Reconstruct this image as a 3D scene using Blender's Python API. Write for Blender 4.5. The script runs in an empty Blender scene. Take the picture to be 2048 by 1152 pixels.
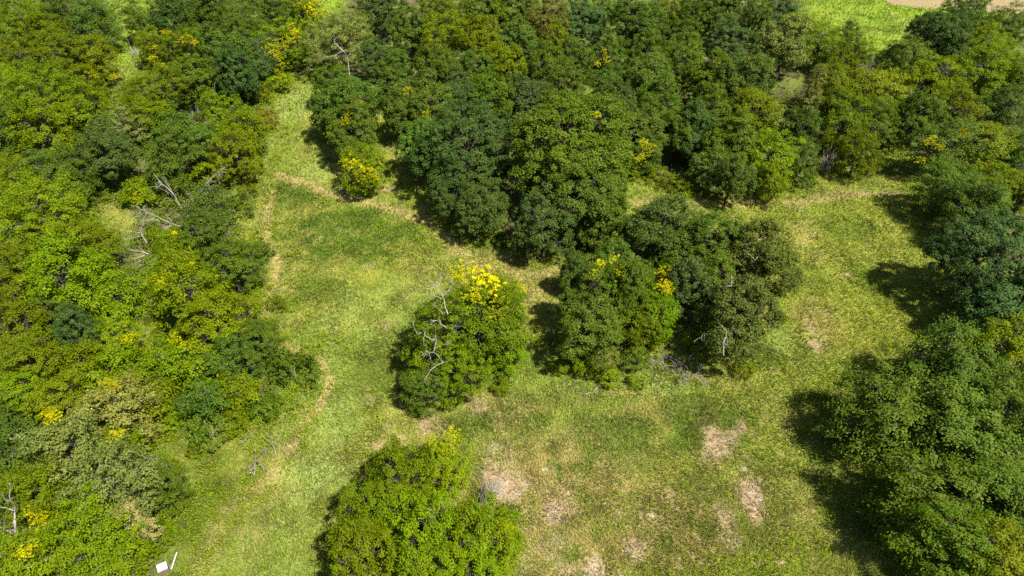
import bpy, math
import numpy as np
from mathutils import Vector

# ------------------------------------------------------------------ camera, sky, sun, exposure
S = bpy.context.scene
COL = S.collection
CAM_H, PITCH, FPX = 50.0, math.radians(40.0), 1384.0
cam = bpy.data.objects.new("camera", bpy.data.cameras.new("camera"))
COL.objects.link(cam)
cam.location = (0, 0, CAM_H)
cam.rotation_euler = (math.pi/2 - PITCH, 0, 0)
cam.data.sensor_width = 36.0
cam.data.lens = FPX/2048*36
cam.data.clip_start = 0.5
cam.data.clip_end = 8000
S.camera = cam

SUN_TO = Vector((0.72, -0.69, 0)).normalized()      # horizontal direction towards the sun
SUN_EL = math.radians(57)
W = bpy.data.worlds.new("World"); S.world = W; W.use_nodes = True
nt = W.node_tree; nt.nodes.clear()
sky = nt.nodes.new("ShaderNodeTexSky"); sky.sky_type = 'NISHITA'; sky.sun_disc = False
sky.sun_elevation = SUN_EL
sky.sun_rotation = math.atan2(SUN_TO.x, SUN_TO.y)
bg = nt.nodes.new("ShaderNodeBackground"); bg.inputs[1].default_value = 0.066
wo = nt.nodes.new("ShaderNodeOutputWorld")
nt.links.new(sky.outputs[0], bg.inputs[0]); nt.links.new(bg.outputs[0], wo.inputs[0])
sl = bpy.data.lights.new("sun", 'SUN'); sl.energy = 5.0; sl.angle = math.radians(0.53); sl.color = (1.0, 0.95, 0.86)
sun = bpy.data.objects.new("sun", sl); COL.objects.link(sun)
sd = -(SUN_TO*math.cos(SUN_EL) + Vector((0, 0, math.sin(SUN_EL))))
sun.rotation_euler = sd.to_track_quat('-Z', 'Y').to_euler()
sun.location = (60, -40, 120)
S.view_settings.view_transform = 'Standard'; S.view_settings.look = 'None'
S.view_settings.gamma = 1.0; S.view_settings.use_curve_mapping = False
S.view_settings.exposure = 1.22
S.cycles.max_bounces = 6; S.cycles.diffuse_bounces = 3; S.cycles.transmission_bounces = 3
S.cycles.transparent_max_bounces = 4
S.cycles.use_denoising = False

# ------------------------------------------------------------------ helpers
RNG = np.random.default_rng(11)
cp, sp = math.cos(PITCH), math.sin(PITCH)
def ray(px, py):
    u, v = (px-1024)/FPX, (py-576)/FPX
    return np.array([u, cp - v*sp, -sp - v*cp])
def P(px, py, z=0.0):                                # photo point -> world point at height z
    d = ray(px, py); t = (CAM_H - z)/-d[2]
    return np.array([d[0]*t, d[1]*t, z])
def mpp(px, py, z=0.0):                              # metres per photo pixel there
    d = ray(px, py); return (CAM_H - z)/-d[2]/FPX

def lattice(ix, iy, seed):
    h = (ix.astype(np.int64)*374761393 + iy.astype(np.int64)*668265263 + seed*982451653) & 0x7fffffff
    h = ((h ^ (h >> 13))*1274126177) & 0x7fffffff
    return ((h ^ (h >> 16)) & 0xffff)/65535.0
def vnoise(x, y, scale, seed=0):
    x = np.asarray(x)/scale + 1000; y = np.asarray(y)/scale + 1000
    ix, iy = np.floor(x), np.floor(y); fx, fy = x-ix, y-iy
    fx = fx*fx*(3-2*fx); fy = fy*fy*(3-2*fy)
    a = lattice(ix, iy, seed); b = lattice(ix+1, iy, seed); c = lattice(ix, iy+1, seed); d = lattice(ix+1, iy+1, seed)
    return (a*(1-fx)+b*fx)*(1-fy) + (c*(1-fx)+d*fx)*fy
def fbm(x, y, scale, seed=0, n=4):
    s = 0; w = 0; a = 1.0
    for k in range(n):
        # rotate each octave so that the lattice does not show
        ca, sa = math.cos(0.7*k+.4), math.sin(0.7*k+.4)
        s = s + a*vnoise(x*ca-y*sa, x*sa+y*ca, scale/2**k, seed+k*17); w += a; a *= .55
    return s/w
def sstep(a, b, x):
    t = np.clip((x-a)/(b-a), 0, 1); return t*t*(3-2*t)

def new_obj(name, me, parent=None, mat=None):
    o = bpy.data.objects.new(name, me); COL.objects.link(o)
    if mat is not None and me is not None and not me.materials: me.materials.append(mat)
    if parent is not None: o.parent = parent
    return o
def tag(o, label=None, cat=None, group=None, kind=None):
    if label: o["label"] = label
    if cat: o["category"] = cat
    if group: o["group"] = group
    if kind: o["kind"] = kind
    return o
def mesh_np(name, V, quads=None, tris=None, smooth=False, attrs=None, cattrs=None):
    me = bpy.data.meshes.new(name)
    V = np.asarray(V, np.float32)
    loops = []; starts = []; n0 = 0
    if quads is not None and len(quads):
        q = np.asarray(quads, np.int32); loops.append(q.ravel()); starts.append(np.arange(len(q), dtype=np.int32)*4); n0 = q.size
    if tris is not None and len(tris):
        t = np.asarray(tris, np.int32); loops.append(t.ravel()); starts.append(n0 + np.arange(len(t), dtype=np.int32)*3)
    L = np.concatenate(loops); st = np.concatenate(starts)
    me.vertices.add(len(V)); me.vertices.foreach_set("co", V.ravel())
    me.loops.add(len(L)); me.loops.foreach_set("vertex_index", L)
    me.polygons.add(len(st)); me.polygons.foreach_set("loop_start", st)
    if smooth: me.polygons.foreach_set("use_smooth", np.ones(len(st), bool))
    for k, v in (attrs or {}).items():
        a = me.attributes.new(k, 'FLOAT', 'POINT'); a.data.foreach_set("value", np.asarray(v, np.float32).ravel())
    for k, v in (cattrs or {}).items():
        a = me.attributes.new(k, 'FLOAT_COLOR', 'POINT')
        c = np.ones((len(V), 4), np.float32); c[:, :3] = v
        a.data.foreach_set("color", c.ravel())
    me.update(calc_edges=True)
    return me

class Tubes:                                         # tapered, bent round limbs in one mesh
    def __init__(self): self.V = []; self.Q = []; self.T = []; self.n = 0
    def add(self, pts, r0, r1, sides=5, cap=True):
        pts = np.asarray(pts, float); m = len(pts)
        if m < 2: return
        tan = np.gradient(pts, axis=0); tan /= np.linalg.norm(tan, axis=1)[:, None]+1e-9
        ref = np.array([0.31, 0.17, 0.93]) if abs(tan[0][2]) < .8 else np.array([1., .1, 0])
        a = np.cross(tan, ref); a /= np.linalg.norm(a, axis=1)[:, None]+1e-9
        b = np.cross(tan, a)
        rr = np.linspace(1, 0, m)**.85*(r0-r1) + r1
        th = np.arange(sides)*2*math.pi/sides
        ring = pts[:, None, :] + rr[:, None, None]*(np.cos(th)[None, :, None]*a[:, None, :] + np.sin(th)[None, :, None]*b[:, None, :])
        base = self.n
        self.V.append(ring.reshape(-1, 3)); self.n += m*sides
        for i in range(m-1):
            for j in range(sides):
                k = (j+1) % sides
                self.Q.append((base+i*sides+j, base+i*sides+k, base+(i+1)*sides+k, base+(i+1)*sides+j))
        if cap:
            for i in (0, m-1):
                for j in range(1, sides-1):
                    t = (base+i*sides, base+i*sides+j, base+i*sides+j+1)
                    self.T.append(t if i else t[::-1])
    def mesh(self, name): return mesh_np(name, np.concatenate(self.V), self.Q, self.T, smooth=True)

def bend(p, q, rng, amt=.12, n=5):                   # a slightly crooked way from p to q
    p, q = np.asarray(p, float), np.asarray(q, float)
    t = np.linspace(0, 1, n)[:, None]
    L = np.linalg.norm(q-p)
    off = rng.normal(0, amt*L, (n, 3))*np.sin(np.pi*t)*.6
    return p+(q-p)*t+off

# ------------------------------------------------------------------ materials
def nodes_of(name):
    m = bpy.data.materials.new(name); m.use_nodes = True
    n = m.node_tree.nodes; n.clear(); return m, n, m.node_tree.links
def nd(n, t, **kw):
    x = n.new(t)
    for k, v in kw.items(): setattr(x, k, v)
    return x
def math_node(n, l, op, a, b=None):
    x = nd(n, "ShaderNodeMath", operation=op)
    for i, v in enumerate((a, b)):
        if v is None: continue
        if isinstance(v, (int, float)): x.inputs[i].default_value = v
        else: l.new(v, x.inputs[i])
    return x.outputs[0]
def mixc(n, l, fac, a, b, bt='MIX'):
    x = nd(n, "ShaderNodeMix", data_type='RGBA', blend_type=bt)
    for i, v in ((0, fac), (6, a), (7, b)):
        if isinstance(v, (int, float)): x.inputs[i].default_value = v
        elif isinstance(v, tuple): x.inputs[i].default_value = (*v, 1)
        else: l.new(v, x.inputs[i])
    return x.outputs[2]

def leaf_material():
    m, n, l = nodes_of("leaves")
    oi = nd(n, "ShaderNodeObjectInfo")
    at = nd(n, "ShaderNodeAttribute", attribute_name="tint")
    at2 = nd(n, "ShaderNodeAttribute", attribute_name="spray")
    # single leaves vary in lightness, whole sprays in hue
    v = math_node(n, l, 'MULTIPLY_ADD', at.outputs['Fac'], 0.75); n[-1].inputs[2].default_value = 0.62
    hs = nd(n, "ShaderNodeHueSaturation")
    l.new(oi.outputs['Color'], hs.inputs['Color'])
    h0 = math_node(n, l, 'ADD', at2.outputs['Fac'], math_node(n, l, 'MULTIPLY', at.outputs['Fac'], .6)); h = math_node(n, l, 'MULTIPLY_ADD', h0, -0.022); n[-1].inputs[2].default_value = 0.513
    l.new(h, hs.inputs['Hue']); l.new(v, hs.inputs['Value'])
    s = math_node(n, l, 'MULTIPLY_ADD', at.outputs['Fac'], -0.08); n[-1].inputs[2].default_value = 1.14
    l.new(s, hs.inputs['Saturation'])
    pr = nd(n, "ShaderNodeBsdfPrincipled")
    l.new(hs.outputs[0], pr.inputs['Base Color']); pr.inputs['Roughness'].default_value = .55
    pr.inputs['Specular IOR Level'].default_value = .12
    tr = nd(n, "ShaderNodeBsdfTranslucent")
    c2 = mixc(n, l, 1.0, hs.outputs[0], (1.1, 1.2, .4), 'MULTIPLY'); l.new(c2, tr.inputs['Color'])
    mx = nd(n, "ShaderNodeMixShader"); mx.inputs[0].default_value = .30
    l.new(pr.outputs[0], mx.inputs[1]); l.new(tr.outputs[0], mx.inputs[2])
    o = nd(n, "ShaderNodeOutputMaterial"); l.new(mx.outputs[0], o.inputs[0])
    return m
def bark_material(name, c1, c2, scale=3.0):
    m, n, l = nodes_of(name)
    tc = nd(n, "ShaderNodeTexCoord")
    no = nd(n, "ShaderNodeTexNoise"); no.inputs['Scale'].default_value = scale; no.inputs['Detail'].default_value = 6
    l.new(tc.outputs['Object'], no.inputs['Vector'])
    rp = nd(n, "ShaderNodeValToRGB"); rp.color_ramp.elements[0].position = .35; rp.color_ramp.elements[1].position = .68
    rp.color_ramp.elements[0].color = (*c1, 1); rp.color_ramp.elements[1].color = (*c2, 1)
    l.new(no.outputs[0], rp.inputs[0])
    pr = nd(n, "ShaderNodeBsdfPrincipled"); pr.inputs['Roughness'].default_value = .9
    l.new(rp.outputs[0], pr.inputs['Base Color'])
    bp = nd(n, "ShaderNodeBump"); bp.inputs['Strength'].default_value = .5; bp.inputs['Distance'].default_value = .05
    l.new(no.outputs[0], bp.inputs['Height']); l.new(bp.outputs[0], pr.inputs['Normal'])
    o = nd(n, "ShaderNodeOutputMaterial"); l.new(pr.outputs[0], o.inputs[0])
    return m
def ground_material():
    m, n, l = nodes_of("ground_cover")
    at = nd(n, "ShaderNodeAttribute", attribute_name="cover")
    ge = nd(n, "ShaderNodeNewGeometry")
    def noise(sc, det=5, rough=.6, dist=0.0):
        x = nd(n, "ShaderNodeTexNoise"); x.inputs['Scale'].default_value = sc; x.inputs['Detail'].default_value = det
        x.inputs['Roughness'].default_value = rough; x.inputs['Distortion'].default_value = dist
        l.new(ge.outputs['Position'], x.inputs['Vector']); return x.outputs[0]
    a = noise(.55, 6, .65, .6); b = noise(2.6, 5, .7, .4); c = noise(9.0, 3, .7)
    # value
    va = nd(n, "ShaderNodeMapRange"); va.inputs[1].default_value = .3; va.inputs[2].default_value = .7
    va.inputs[3].default_value = .72; va.inputs[4].default_value = 1.25; l.new(b, va.inputs[0])
    vc = nd(n, "ShaderNodeMapRange"); vc.inputs[1].default_value = .3; vc.inputs[2].default_value = .7
    vc.inputs[3].default_value = .80; vc.inputs[4].default_value = 1.2; l.new(c, vc.inputs[0])
    v = math_node(n, l, 'MULTIPLY', va.outputs[0], vc.outputs[0])
    dry = nd(n, "ShaderNodeMapRange"); dry.inputs[1].default_value = .56; dry.inputs[2].default_value = .74
    dry.inputs[3].default_value = 0; dry.inputs[4].default_value = .38; l.new(a, dry.inputs[0])
    c1 = mixc(n, l, dry.outputs[0], at.outputs['Color'], (.27, .225, .075))
    hs = nd(n, "ShaderNodeHueSaturation"); l.new(c1, hs.inputs['Color']); l.new(v, hs.inputs['Value'])
    pr = nd(n, "ShaderNodeBsdfPrincipled"); pr.inputs['Roughness'].default_value = .95
    pr.inputs['Specular IOR Level'].default_value = .1
    l.new(hs.outputs[0], pr.inputs['Base Color'])
    bp = nd(n, "ShaderNodeBump"); bp.inputs['Strength'].default_value = .6; bp.inputs['Distance'].default_value = .25
    l.new(b, bp.inputs['Height']); l.new(bp.outputs[0], pr.inputs['Normal'])
    o = nd(n, "ShaderNodeOutputMaterial"); l.new(pr.outputs[0], o.inputs[0])
    return m
def grass_material():
    m, n, l = nodes_of("grass_blades")
    at = nd(n, "ShaderNodeAttribute", attribute_name="cover")
    pr = nd(n, "ShaderNodeBsdfPrincipled"); pr.inputs['Roughness'].default_value = .6
    pr.inputs['Specular IOR Level'].default_value = .08
    l.new(at.outputs['Color'], pr.inputs['Base Color'])
    tr = nd(n, "ShaderNodeBsdfTranslucent"); l.new(at.outputs['Color'], tr.inputs['Color'])
    mx = nd(n, "ShaderNodeMixShader"); mx.inputs[0].default_value = .35
    l.new(pr.outputs[0], mx.inputs[1]); l.new(tr.outputs[0], mx.inputs[2])
    o = nd(n, "ShaderNodeOutputMaterial"); l.new(mx.outputs[0], o.inputs[0])
    return m
def plain_material(name, c, rough=.5, dirt=(.3, .27, .2), amt=.35):
    m, n, l = nodes_of(name)
    tc = nd(n, "ShaderNodeTexCoord"); no = nd(n, "ShaderNodeTexNoise"); no.inputs['Scale'].default_value = 4; no.inputs['Detail'].default_value = 6
    l.new(tc.outputs['Object'], no.inputs['Vector'])
    mr = nd(n, "ShaderNodeMapRange"); mr.inputs[1].default_value = .5; mr.inputs[2].default_value = .75; mr.inputs[4].default_value = amt
    l.new(no.outputs[0], mr.inputs[0])
    c1 = mixc(n, l, mr.outputs[0], c, dirt)
    pr = nd(n, "ShaderNodeBsdfPrincipled"); pr.inputs['Roughness'].default_value = rough
    l.new(c1, pr.inputs['Base Color'])
    o = nd(n, "ShaderNodeOutputMaterial"); l.new(pr.outputs[0], o.inputs[0])
    return m
M_LEAF = leaf_material()
M_BARK = bark_material("bark", (.03, .024, .017), (.09, .072, .052))
M_DEAD = bark_material("weathered_wood", (.15, .13, .105), (.34, .31, .265))
M_TWIG = bark_material("dry_twigs", (.13, .10, .08), (.36, .31, .26))
M_DARKTWIG = bark_material("dark_twigs", (.03, .02, .018), (.10, .07, .06))
M_GROUND = ground_material(); M_GRASS = grass_material()

# ------------------------------------------------------------------ ground
def poly_world(pts): return np.array([P(*p)[:2] for p in pts])
def seg_dist(x, y, A):
    d = np.full(x.shape, 1e9)
    for (x0, y0), (x1, y1) in zip(A[:-1], A[1:]):
        dx, dy = x1-x0, y1-y0
        t = np.clip(((x-x0)*dx+(y-y0)*dy)/(dx*dx+dy*dy+1e-9), 0, 1)
        d = np.minimum(d, np.hypot(x-x0-t*dx, y-y0-t*dy))
    return d
def inside(x, y, A):
    r = np.zeros(x.shape, bool); n = len(A)
    for i in range(n):
        x0, y0 = A[i]; x1, y1 = A[(i+1) % n]
        c = (y0 > y) != (y1 > y)
        r ^= c & (x < (x1-x0)*(y-y0)/(y1-y0+1e-12)+x0)
    return r
def sdist(x, y, A):
    d = seg_dist(x, y, np.vstack([A, A[:1]])); return np.where(inside(x, y, A), -d, d)

MEADOW = poly_world([(625,148),(590,165),(535,195),(548,250),(525,330),(485,372),(480,430),(505,480),(548,520),(515,600),(530,680),(640,712),(620,770),
    (560,850),(470,830),(340,825),(310,900),(340,985),(365,1100),(345,1230),(1830,1230),(1850,1000),(1800,800),(1900,660),(1930,560),(1900,430),(1860,380),
    (1800,310),(1740,330),(1640,355),(1560,385),(1400,395),(1320,375),(1255,350),(1200,470),(1000,480),(890,430),(860,330),(800,265),(770,205),(740,175),(690,180)])
GAPS = [poly_world([(232,105),(262,85),(300,100),(300,150),(262,165),(235,150)]), poly_world([(190,415),(225,420),(255,445),(262,468),(240,465),(215,440)]), poly_world([(285,650),(320,665),(335,705),(305,715),(285,690)])]
FIELD_R = poly_world([(1590,-15),(1620,40),(1660,85),(1735,125),(1760,135),(1790,100),(1830,40),(2100,40),(2300,-40),(1800,-60)])
FIELD_L = [poly_world([(200,-30),(360,-30),(330,40),(300,80),(285,110),(235,140),(225,120),(245,60)]), poly_world([(625,-30),(690,-30),(685,30),(650,35)])]
TRACKS = [  # straw-coloured wheel and walking tracks: points, half width in metres, strength
    ([(1235,408),(1330,402),(1420,405),(1560,406),(1640,398),(1700,390),(1800,386)], .7, .75),
    ([(1235,398),(1420,396),(1560,396),(1700,383)], .35, .45),
    ([(560,352),(620,372),(680,395),(760,412),(850,440),(900,478),(950,522),(1010,548),(1080,548),(1140,535)], .85, .9),
    ([(545,385),(535,440),(532,480),(555,520),(552,560),(530,610),(525,650),(548,688),(600,705),(648,728),(660,765),(640,815),(610,855),(585,900)], .45, .95),
    ([(580,905),(540,960),(480,1005),(440,1050),(410,1110),(395,1160)], 1.0, .6),
    ([(560,985),(500,1015)], 1.2, .4), ([(1010,870),(985,810),(940,790)], .9, .5), ([(1030,1152),(1050,1060),(1010,900)], 1.3, .35)]
TRACKS = [(poly_world(a), w, s) for a, w, s in TRACKS]
BARE = [  # x, y, half width, half height in photo pixels, strength
    (848,850,28,22,.9),(762,892,20,10,.8),(775,855,10,18,.5),(955,820,25,14,.6),(990,900,18,14,.6),(1020,975,24,40,1),(1000,940,30,40,.5),(1100,1015,28,34,.8),
    (1432,890,20,28,.9),(1488,858,10,14,.6),(1575,860,12,24,.6),(1508,1000,26,30,1),(1270,1105,30,36,.9),(1190,1130,22,26,.7),(1235,1025,18,14,.7),(1090,1090,30,24,.5),
    (1340,990,14,14,.6),(1450,1040,14,30,.6),(1395,1080,8,12,.6),(1590,962,12,8,.6),(1625,960,8,8,.5),(1280,1000,10,10,.4),(1360,1130,14,16,.5),(1470,1080,16,20,.45),
    (1630,690,14,12,.8),(1650,630,7,10,.7),(1695,552,10,5,.8),(1620,650,10,20,.4),(770,650,10,12,.4),(640,810,10,5,.6),(625,845,8,4,.5),(660,770,7,8,.5),
    (1130,1140,20,10,.6),(775,380,14,7,.8),(750,180,25,14,.7),(1555,800,12,8,.3),(1015,800,12,8,.3),(740,800,10,6,.4),(900,500,8,4,.4),(735,535,8,4,.4),
    (1410,920,14,14,.5),(1700,385,30,6,.35),(1600,410,20,6,.3),(1240,950,14,10,.3),(1520,1090,10,8,.4),(1310,970,10,7,.4),(1160,960,20,10,.35),(1320,1040,12,10,.3)]
_rb = np.random.default_rng(77)
BARE += [(x, y, _rb.uniform(4, 12), _rb.uniform(3, 9), _rb.uniform(.3, .7)) for x, y in zip(_rb.uniform(1000, 1640, 46), _rb.uniform(900, 1160, 46))]
BARE += [(x+_rb.normal(0, w*.9), y+_rb.normal(0, h*.9), w*.45, h*.45, s*.9) for x, y, w, h, s in list(BARE) if w > 12 for _ in range(2)]
BARE = [(*P(a, b)[:2], c*mpp(a, b), d*mpp(a, b)/math.sin(math.atan2(-ray(a, b)[2], ray(a, b)[1])), s) for a, b, c, d, s in BARE]
def blob_list(L):
    return [(*P(a, b)[:2], c*mpp(a, b), d*mpp(a, b)*1.45, s) for a, b, c, d, s in L]
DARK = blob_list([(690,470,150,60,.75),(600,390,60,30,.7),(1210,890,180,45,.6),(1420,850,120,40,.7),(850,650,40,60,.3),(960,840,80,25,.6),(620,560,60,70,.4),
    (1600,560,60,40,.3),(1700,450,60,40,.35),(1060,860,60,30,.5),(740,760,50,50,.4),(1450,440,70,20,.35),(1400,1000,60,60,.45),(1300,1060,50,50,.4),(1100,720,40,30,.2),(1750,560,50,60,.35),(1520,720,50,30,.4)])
LUSH = blob_list([(640,840,90,110,.6),(620,960,90,50,.9),(560,1080,120,70,.5),(690,640,60,60,.4),(600,210,50,60,.6),(700,385,60,10,.9),(1300,770,60,24,.8),(1150,780,60,30,.3),(820,600,60,60,.3),
    (640,330,60,60,.5),(1570,690,30,60,.4)])
YELLOW = blob_list([(1680,560,200,170,.9),(1750,440,120,60,.8),(1600,780,120,60,.6),(1550,950,120,160,.5),(820,450,90,60,.4),(760,560,90,60,.5)])
STRAWY = blob_list([(1060,590,70,50,.6),(1110,960,190,100,.75),(1130,1090,230,100,.7),(1350,1060,150,90,.5),(1050,830,80,40,.35),(1450,400,140,18,.6),(1620,480,40,60,.55),(1640,650,50,70,.4),(1600,1050,110,100,.35),(1900,950,60,60,.3),
    (1700,1100,60,50,.3),(500,1050,60,60,.4),(1000,520,60,25,.7),(870,420,50,24,.5),(1300,350,60,20,.6),(740,240,40,30,.3),(1180,640,40,50,.25),(540,420,40,50,.35),(800,300,40,30,.2),(1350,830,160,20,.3)])
def blobs(x, y, L, wob):
    m = np.zeros(x.shape)
    for bx, by, rx, ry, s in L:
        k = (abs(x-bx) < rx*3) & (abs(y-by) < ry*3)
        if not k.any(): continue
        q = np.sqrt(((x[k]-bx)/rx)**2+((y[k]-by)/ry)**2) + wob[k]
        m[k] = np.maximum(m[k], s*(1-sstep(.45, 1.25, q)))
    return m
C = lambda *a: np.array(a)
def cover(x, y):
    """colour of the ground cover at a place, and how much of it is grass"""
    n1 = fbm(x, y, 9, 1); n2 = fbm(x, y, 2.6, 5); n3 = fbm(x, y, .9, 9, 3); n4 = fbm(x, y, 22, 31, 3)
    wob = (n2-.5)*1.5 + (n3-.5)*.9
    col = np.empty(x.shape+(3,))
    mix = lambda c, a, t: c*(1-t[..., None]) + a*t[..., None]
    col[...] = C(.152, .194, .026)
    col = mix(col, C(.214, .222, .040), sstep(.42, .62, n1*.55+n2*.45))
    col = mix(col, C(.095, .145, .010), .8*sstep(.52, .68, n2*.6+n4*.4))
    col = mix(col, C(.218, .240, .028), .55*np.clip(blobs(x, y, YELLOW, wob), 0, 1))
    col = mix(col, C(.225, .284, .066), np.clip(blobs(x, y, LUSH, wob), 0, 1))
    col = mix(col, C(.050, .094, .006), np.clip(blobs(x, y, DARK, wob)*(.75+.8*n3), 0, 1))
    halo = blobs(x, y, [(a, b, c*1.9, d*1.9, .75*s) for a, b, c, d, s in BARE], wob*1.3)
    st = np.clip(blobs(x, y, STRAWY, wob)*sstep(.32, .6, n2*.5+n3*.5)*1.5, 0, 1)
    st = np.maximum(st, halo*sstep(.3, .6, n3*.6+n2*.4))
    for A, w, s in TRACKS:
        d = seg_dist(x, y, A) + (n2-.5)*1.0*w + (n3-.5)*1.7*w
        st = np.maximum(st, s*(1-sstep(w*.5, w*1.3, d)))
    st = np.maximum(st, .55*sstep(.60, .72, n3*.5+n2*.5))
    trk = np.zeros(x.shape)
    for A, w, s in TRACKS: trk = np.maximum(trk, s*(1-sstep(w*.2, w*.8, seg_dist(x, y, A)+(n3-.5)*1.2*w)))
    col = mix(col, C(.315, .258, .090), np.clip(st, 0, 1)*.85)
    col = mix(col, C(.29, .215, .11), trk*sstep(.46, .62, n3*.6+n2*.4)*.75)
    ba = np.clip(blobs(x, y, BARE, wob*1.8)*(.5+1.2*n3), 0, .93)
    dirt = C(.255, .172, .112)*(1-.0) * (0.8+.5*n3)[..., None]
    chips = sstep(.66, .76, fbm(x, y, .35, 77, 2))[..., None]
    dirt = dirt*(1-chips*.7) + C(.40, .355, .30)*chips*.7
    col = col*(1-ba[..., None]*.9) + dirt*ba[..., None]*.9
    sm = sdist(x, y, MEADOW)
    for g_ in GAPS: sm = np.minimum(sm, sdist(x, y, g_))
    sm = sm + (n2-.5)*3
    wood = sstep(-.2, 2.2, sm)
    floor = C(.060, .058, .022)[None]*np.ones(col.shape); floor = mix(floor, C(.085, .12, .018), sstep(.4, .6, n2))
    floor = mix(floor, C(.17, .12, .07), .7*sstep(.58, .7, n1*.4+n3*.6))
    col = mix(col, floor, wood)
    gr = (1-wood)*(1-.85*ba)*(1-.35*trk)
    fr = 1-sstep(-1.5, 1.5, sdist(x, y, FIELD_R)+(n2-.5)*3)
    for f in FIELD_L: fr = np.maximum(fr, 1-sstep(-1.5, 1.5, sdist(x, y, f)+(n2-.5)*2))
    fr = np.maximum(fr, sstep(168, 172, y+abs(x)*.05))
    fc = mix(np.ones(col.shape)*C(.180, .260, .022), C(.12, .185, .015), sstep(.4, .65, fbm(x*.4+y*.3, y, 5, 50)))
    sw = np.sin((seg_dist(x, y, BERM2)+(n1-.5)*2)*2.1)*.5+.5
    fc = mix(fc, C(.15, .205, .020), .45*sw*sstep(.35, .6, n4))
    fc = mix(fc, C(.26, .29, .05), .7*sstep(.5, .7, n2))
    # beyond the curved edge the field is dry stubble
    edge = 156.5 - .27*(x-80) + 1.2*np.maximum(0, 82-x)
    tan = sstep(-1.5, 1.5, y-edge+(n2-.5)*5)
    fc = mix(fc, C(.235, .180, .090), tan*sstep(.2, .45, n1*.5+n2*.5+.1))
    col = mix(col, fc, fr); gr = np.maximum(gr, fr*(1-tan))
    return np.clip(col, .01, .9), gr, wood*(1-fr)
BERM = poly_world([(1690,-40),(1735,0),(1765,18),(1790,36),(1800,60),(1795,100)])
BERM2 = poly_world([(1630,-20),(1690,25),(1735,50),(1760,80)])
def height(x, y):
    z = (fbm(x, y, 30, 3, 3)-.5)*1.0 + (fbm(x, y, 4, 8, 3)-.5)*.22
    f = sstep(118, 140, y)
    z = z + f*1.1*np.exp(-(seg_dist(x, y, BERM)/2.2)**2) + f*.8*np.exp(-(seg_dist(x, y, BERM2)/2.0)**2)
    return z*(1-sstep(300, 900, np.hypot(x, y)))
def axis(a, b, step, far):
    c = np.arange(a, b+1e-6, step); return np.concatenate([[-far, -1800, -700, -350, -220] if a < -100 else [-far, -900, -250, -60], c, [220, 350, 700, 1800, far] if a < -100 else [230, 320, 520, 1000, 2200, far]])
gx = axis(-150, 150, .55, 5200); gy = axis(8, 195, .5, 5200)
X, Y = np.meshgrid(gx, gy)
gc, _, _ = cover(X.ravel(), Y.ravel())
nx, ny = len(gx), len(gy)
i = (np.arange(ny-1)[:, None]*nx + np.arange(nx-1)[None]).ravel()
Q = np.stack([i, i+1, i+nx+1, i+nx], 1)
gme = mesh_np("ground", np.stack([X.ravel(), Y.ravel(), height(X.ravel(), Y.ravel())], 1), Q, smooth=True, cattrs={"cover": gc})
ground = new_obj("ground", gme, mat=M_GROUND)
tag(ground, "meadow and woodland floor with dry tracks and bare tan patches, fields beyond", kind="structure")
def gz(x, y): return float(height(np.array([x], float), np.array([y], float))[0])

# grass blades: real relief on the meadow
def grass(n):
    out = []
    px = RNG.uniform(-60, 2108, n*2); py = RNG.uniform(0, 1200, n*2)
    u = (px-1024)/FPX; v = (py-576)/FPX
    t = CAM_H/(sp+v*cp); x = u*t; y = (cp-v*sp)*t
    c, g, w = cover(x, y)
    keep = RNG.random(len(x)) < g*.98+.02
    x, y, c, t = x[keep][:n], y[keep][:n], c[keep][:n], t[keep][:n]
    m = len(x); sc = t/75.
    tall = fbm(x, y, 3, 61, 3)
    L = RNG.uniform(.2, .62, m)*(.45+.7*tall+.6*fbm(x, y, 1.5, 66, 3)**2)*(.7+.3*sc); Wd = RNG.uniform(.025, .06, m)*sc
    az = RNG.uniform(0, 2*np.pi, m)*.75 + 6*fbm(x, y, 5, 71, 2); le = RNG.uniform(.25, 1.15, m)
    z = height(x, y)-.02
    b = np.stack([x, y, z], 1)
    d = np.stack([np.cos(az)*np.sin(le), np.sin(az)*np.sin(le), np.cos(le)], 1)
    a2 = RNG.uniform(0, 2*np.pi, m)
    s = np.stack([np.cos(a2), np.sin(a2), np.zeros(m)], 1)*Wd[:, None]
    V = np.stack([b-s, b+s, b+d*L[:, None]], 1).reshape(-1, 3)
    cl = sstep(.3, .7, fbm(x, y, 1.9, 66, 4))
    k = (RNG.normal(1.12, .18, m).clip(.4, 2.0)*(.72+.56*cl))[:, None]
    dry = (RNG.random(m) < .10)[:, None]
    c = np.where(dry, c*.4+C(.31, .26, .09)*.6, c)*k
    c[:, 0] *= RNG.normal(1, .06, m); c = np.clip(c, .01, .8)
    return mesh_np("grass", V, None, np.arange(m*3).reshape(-1, 3), cattrs={"cover": np.repeat(c, 3, 0)})
tag(new_obj("grass", grass(560000), mat=M_GRASS), "short green and straw coloured meadow grass", "grass", kind="stuff")

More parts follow.
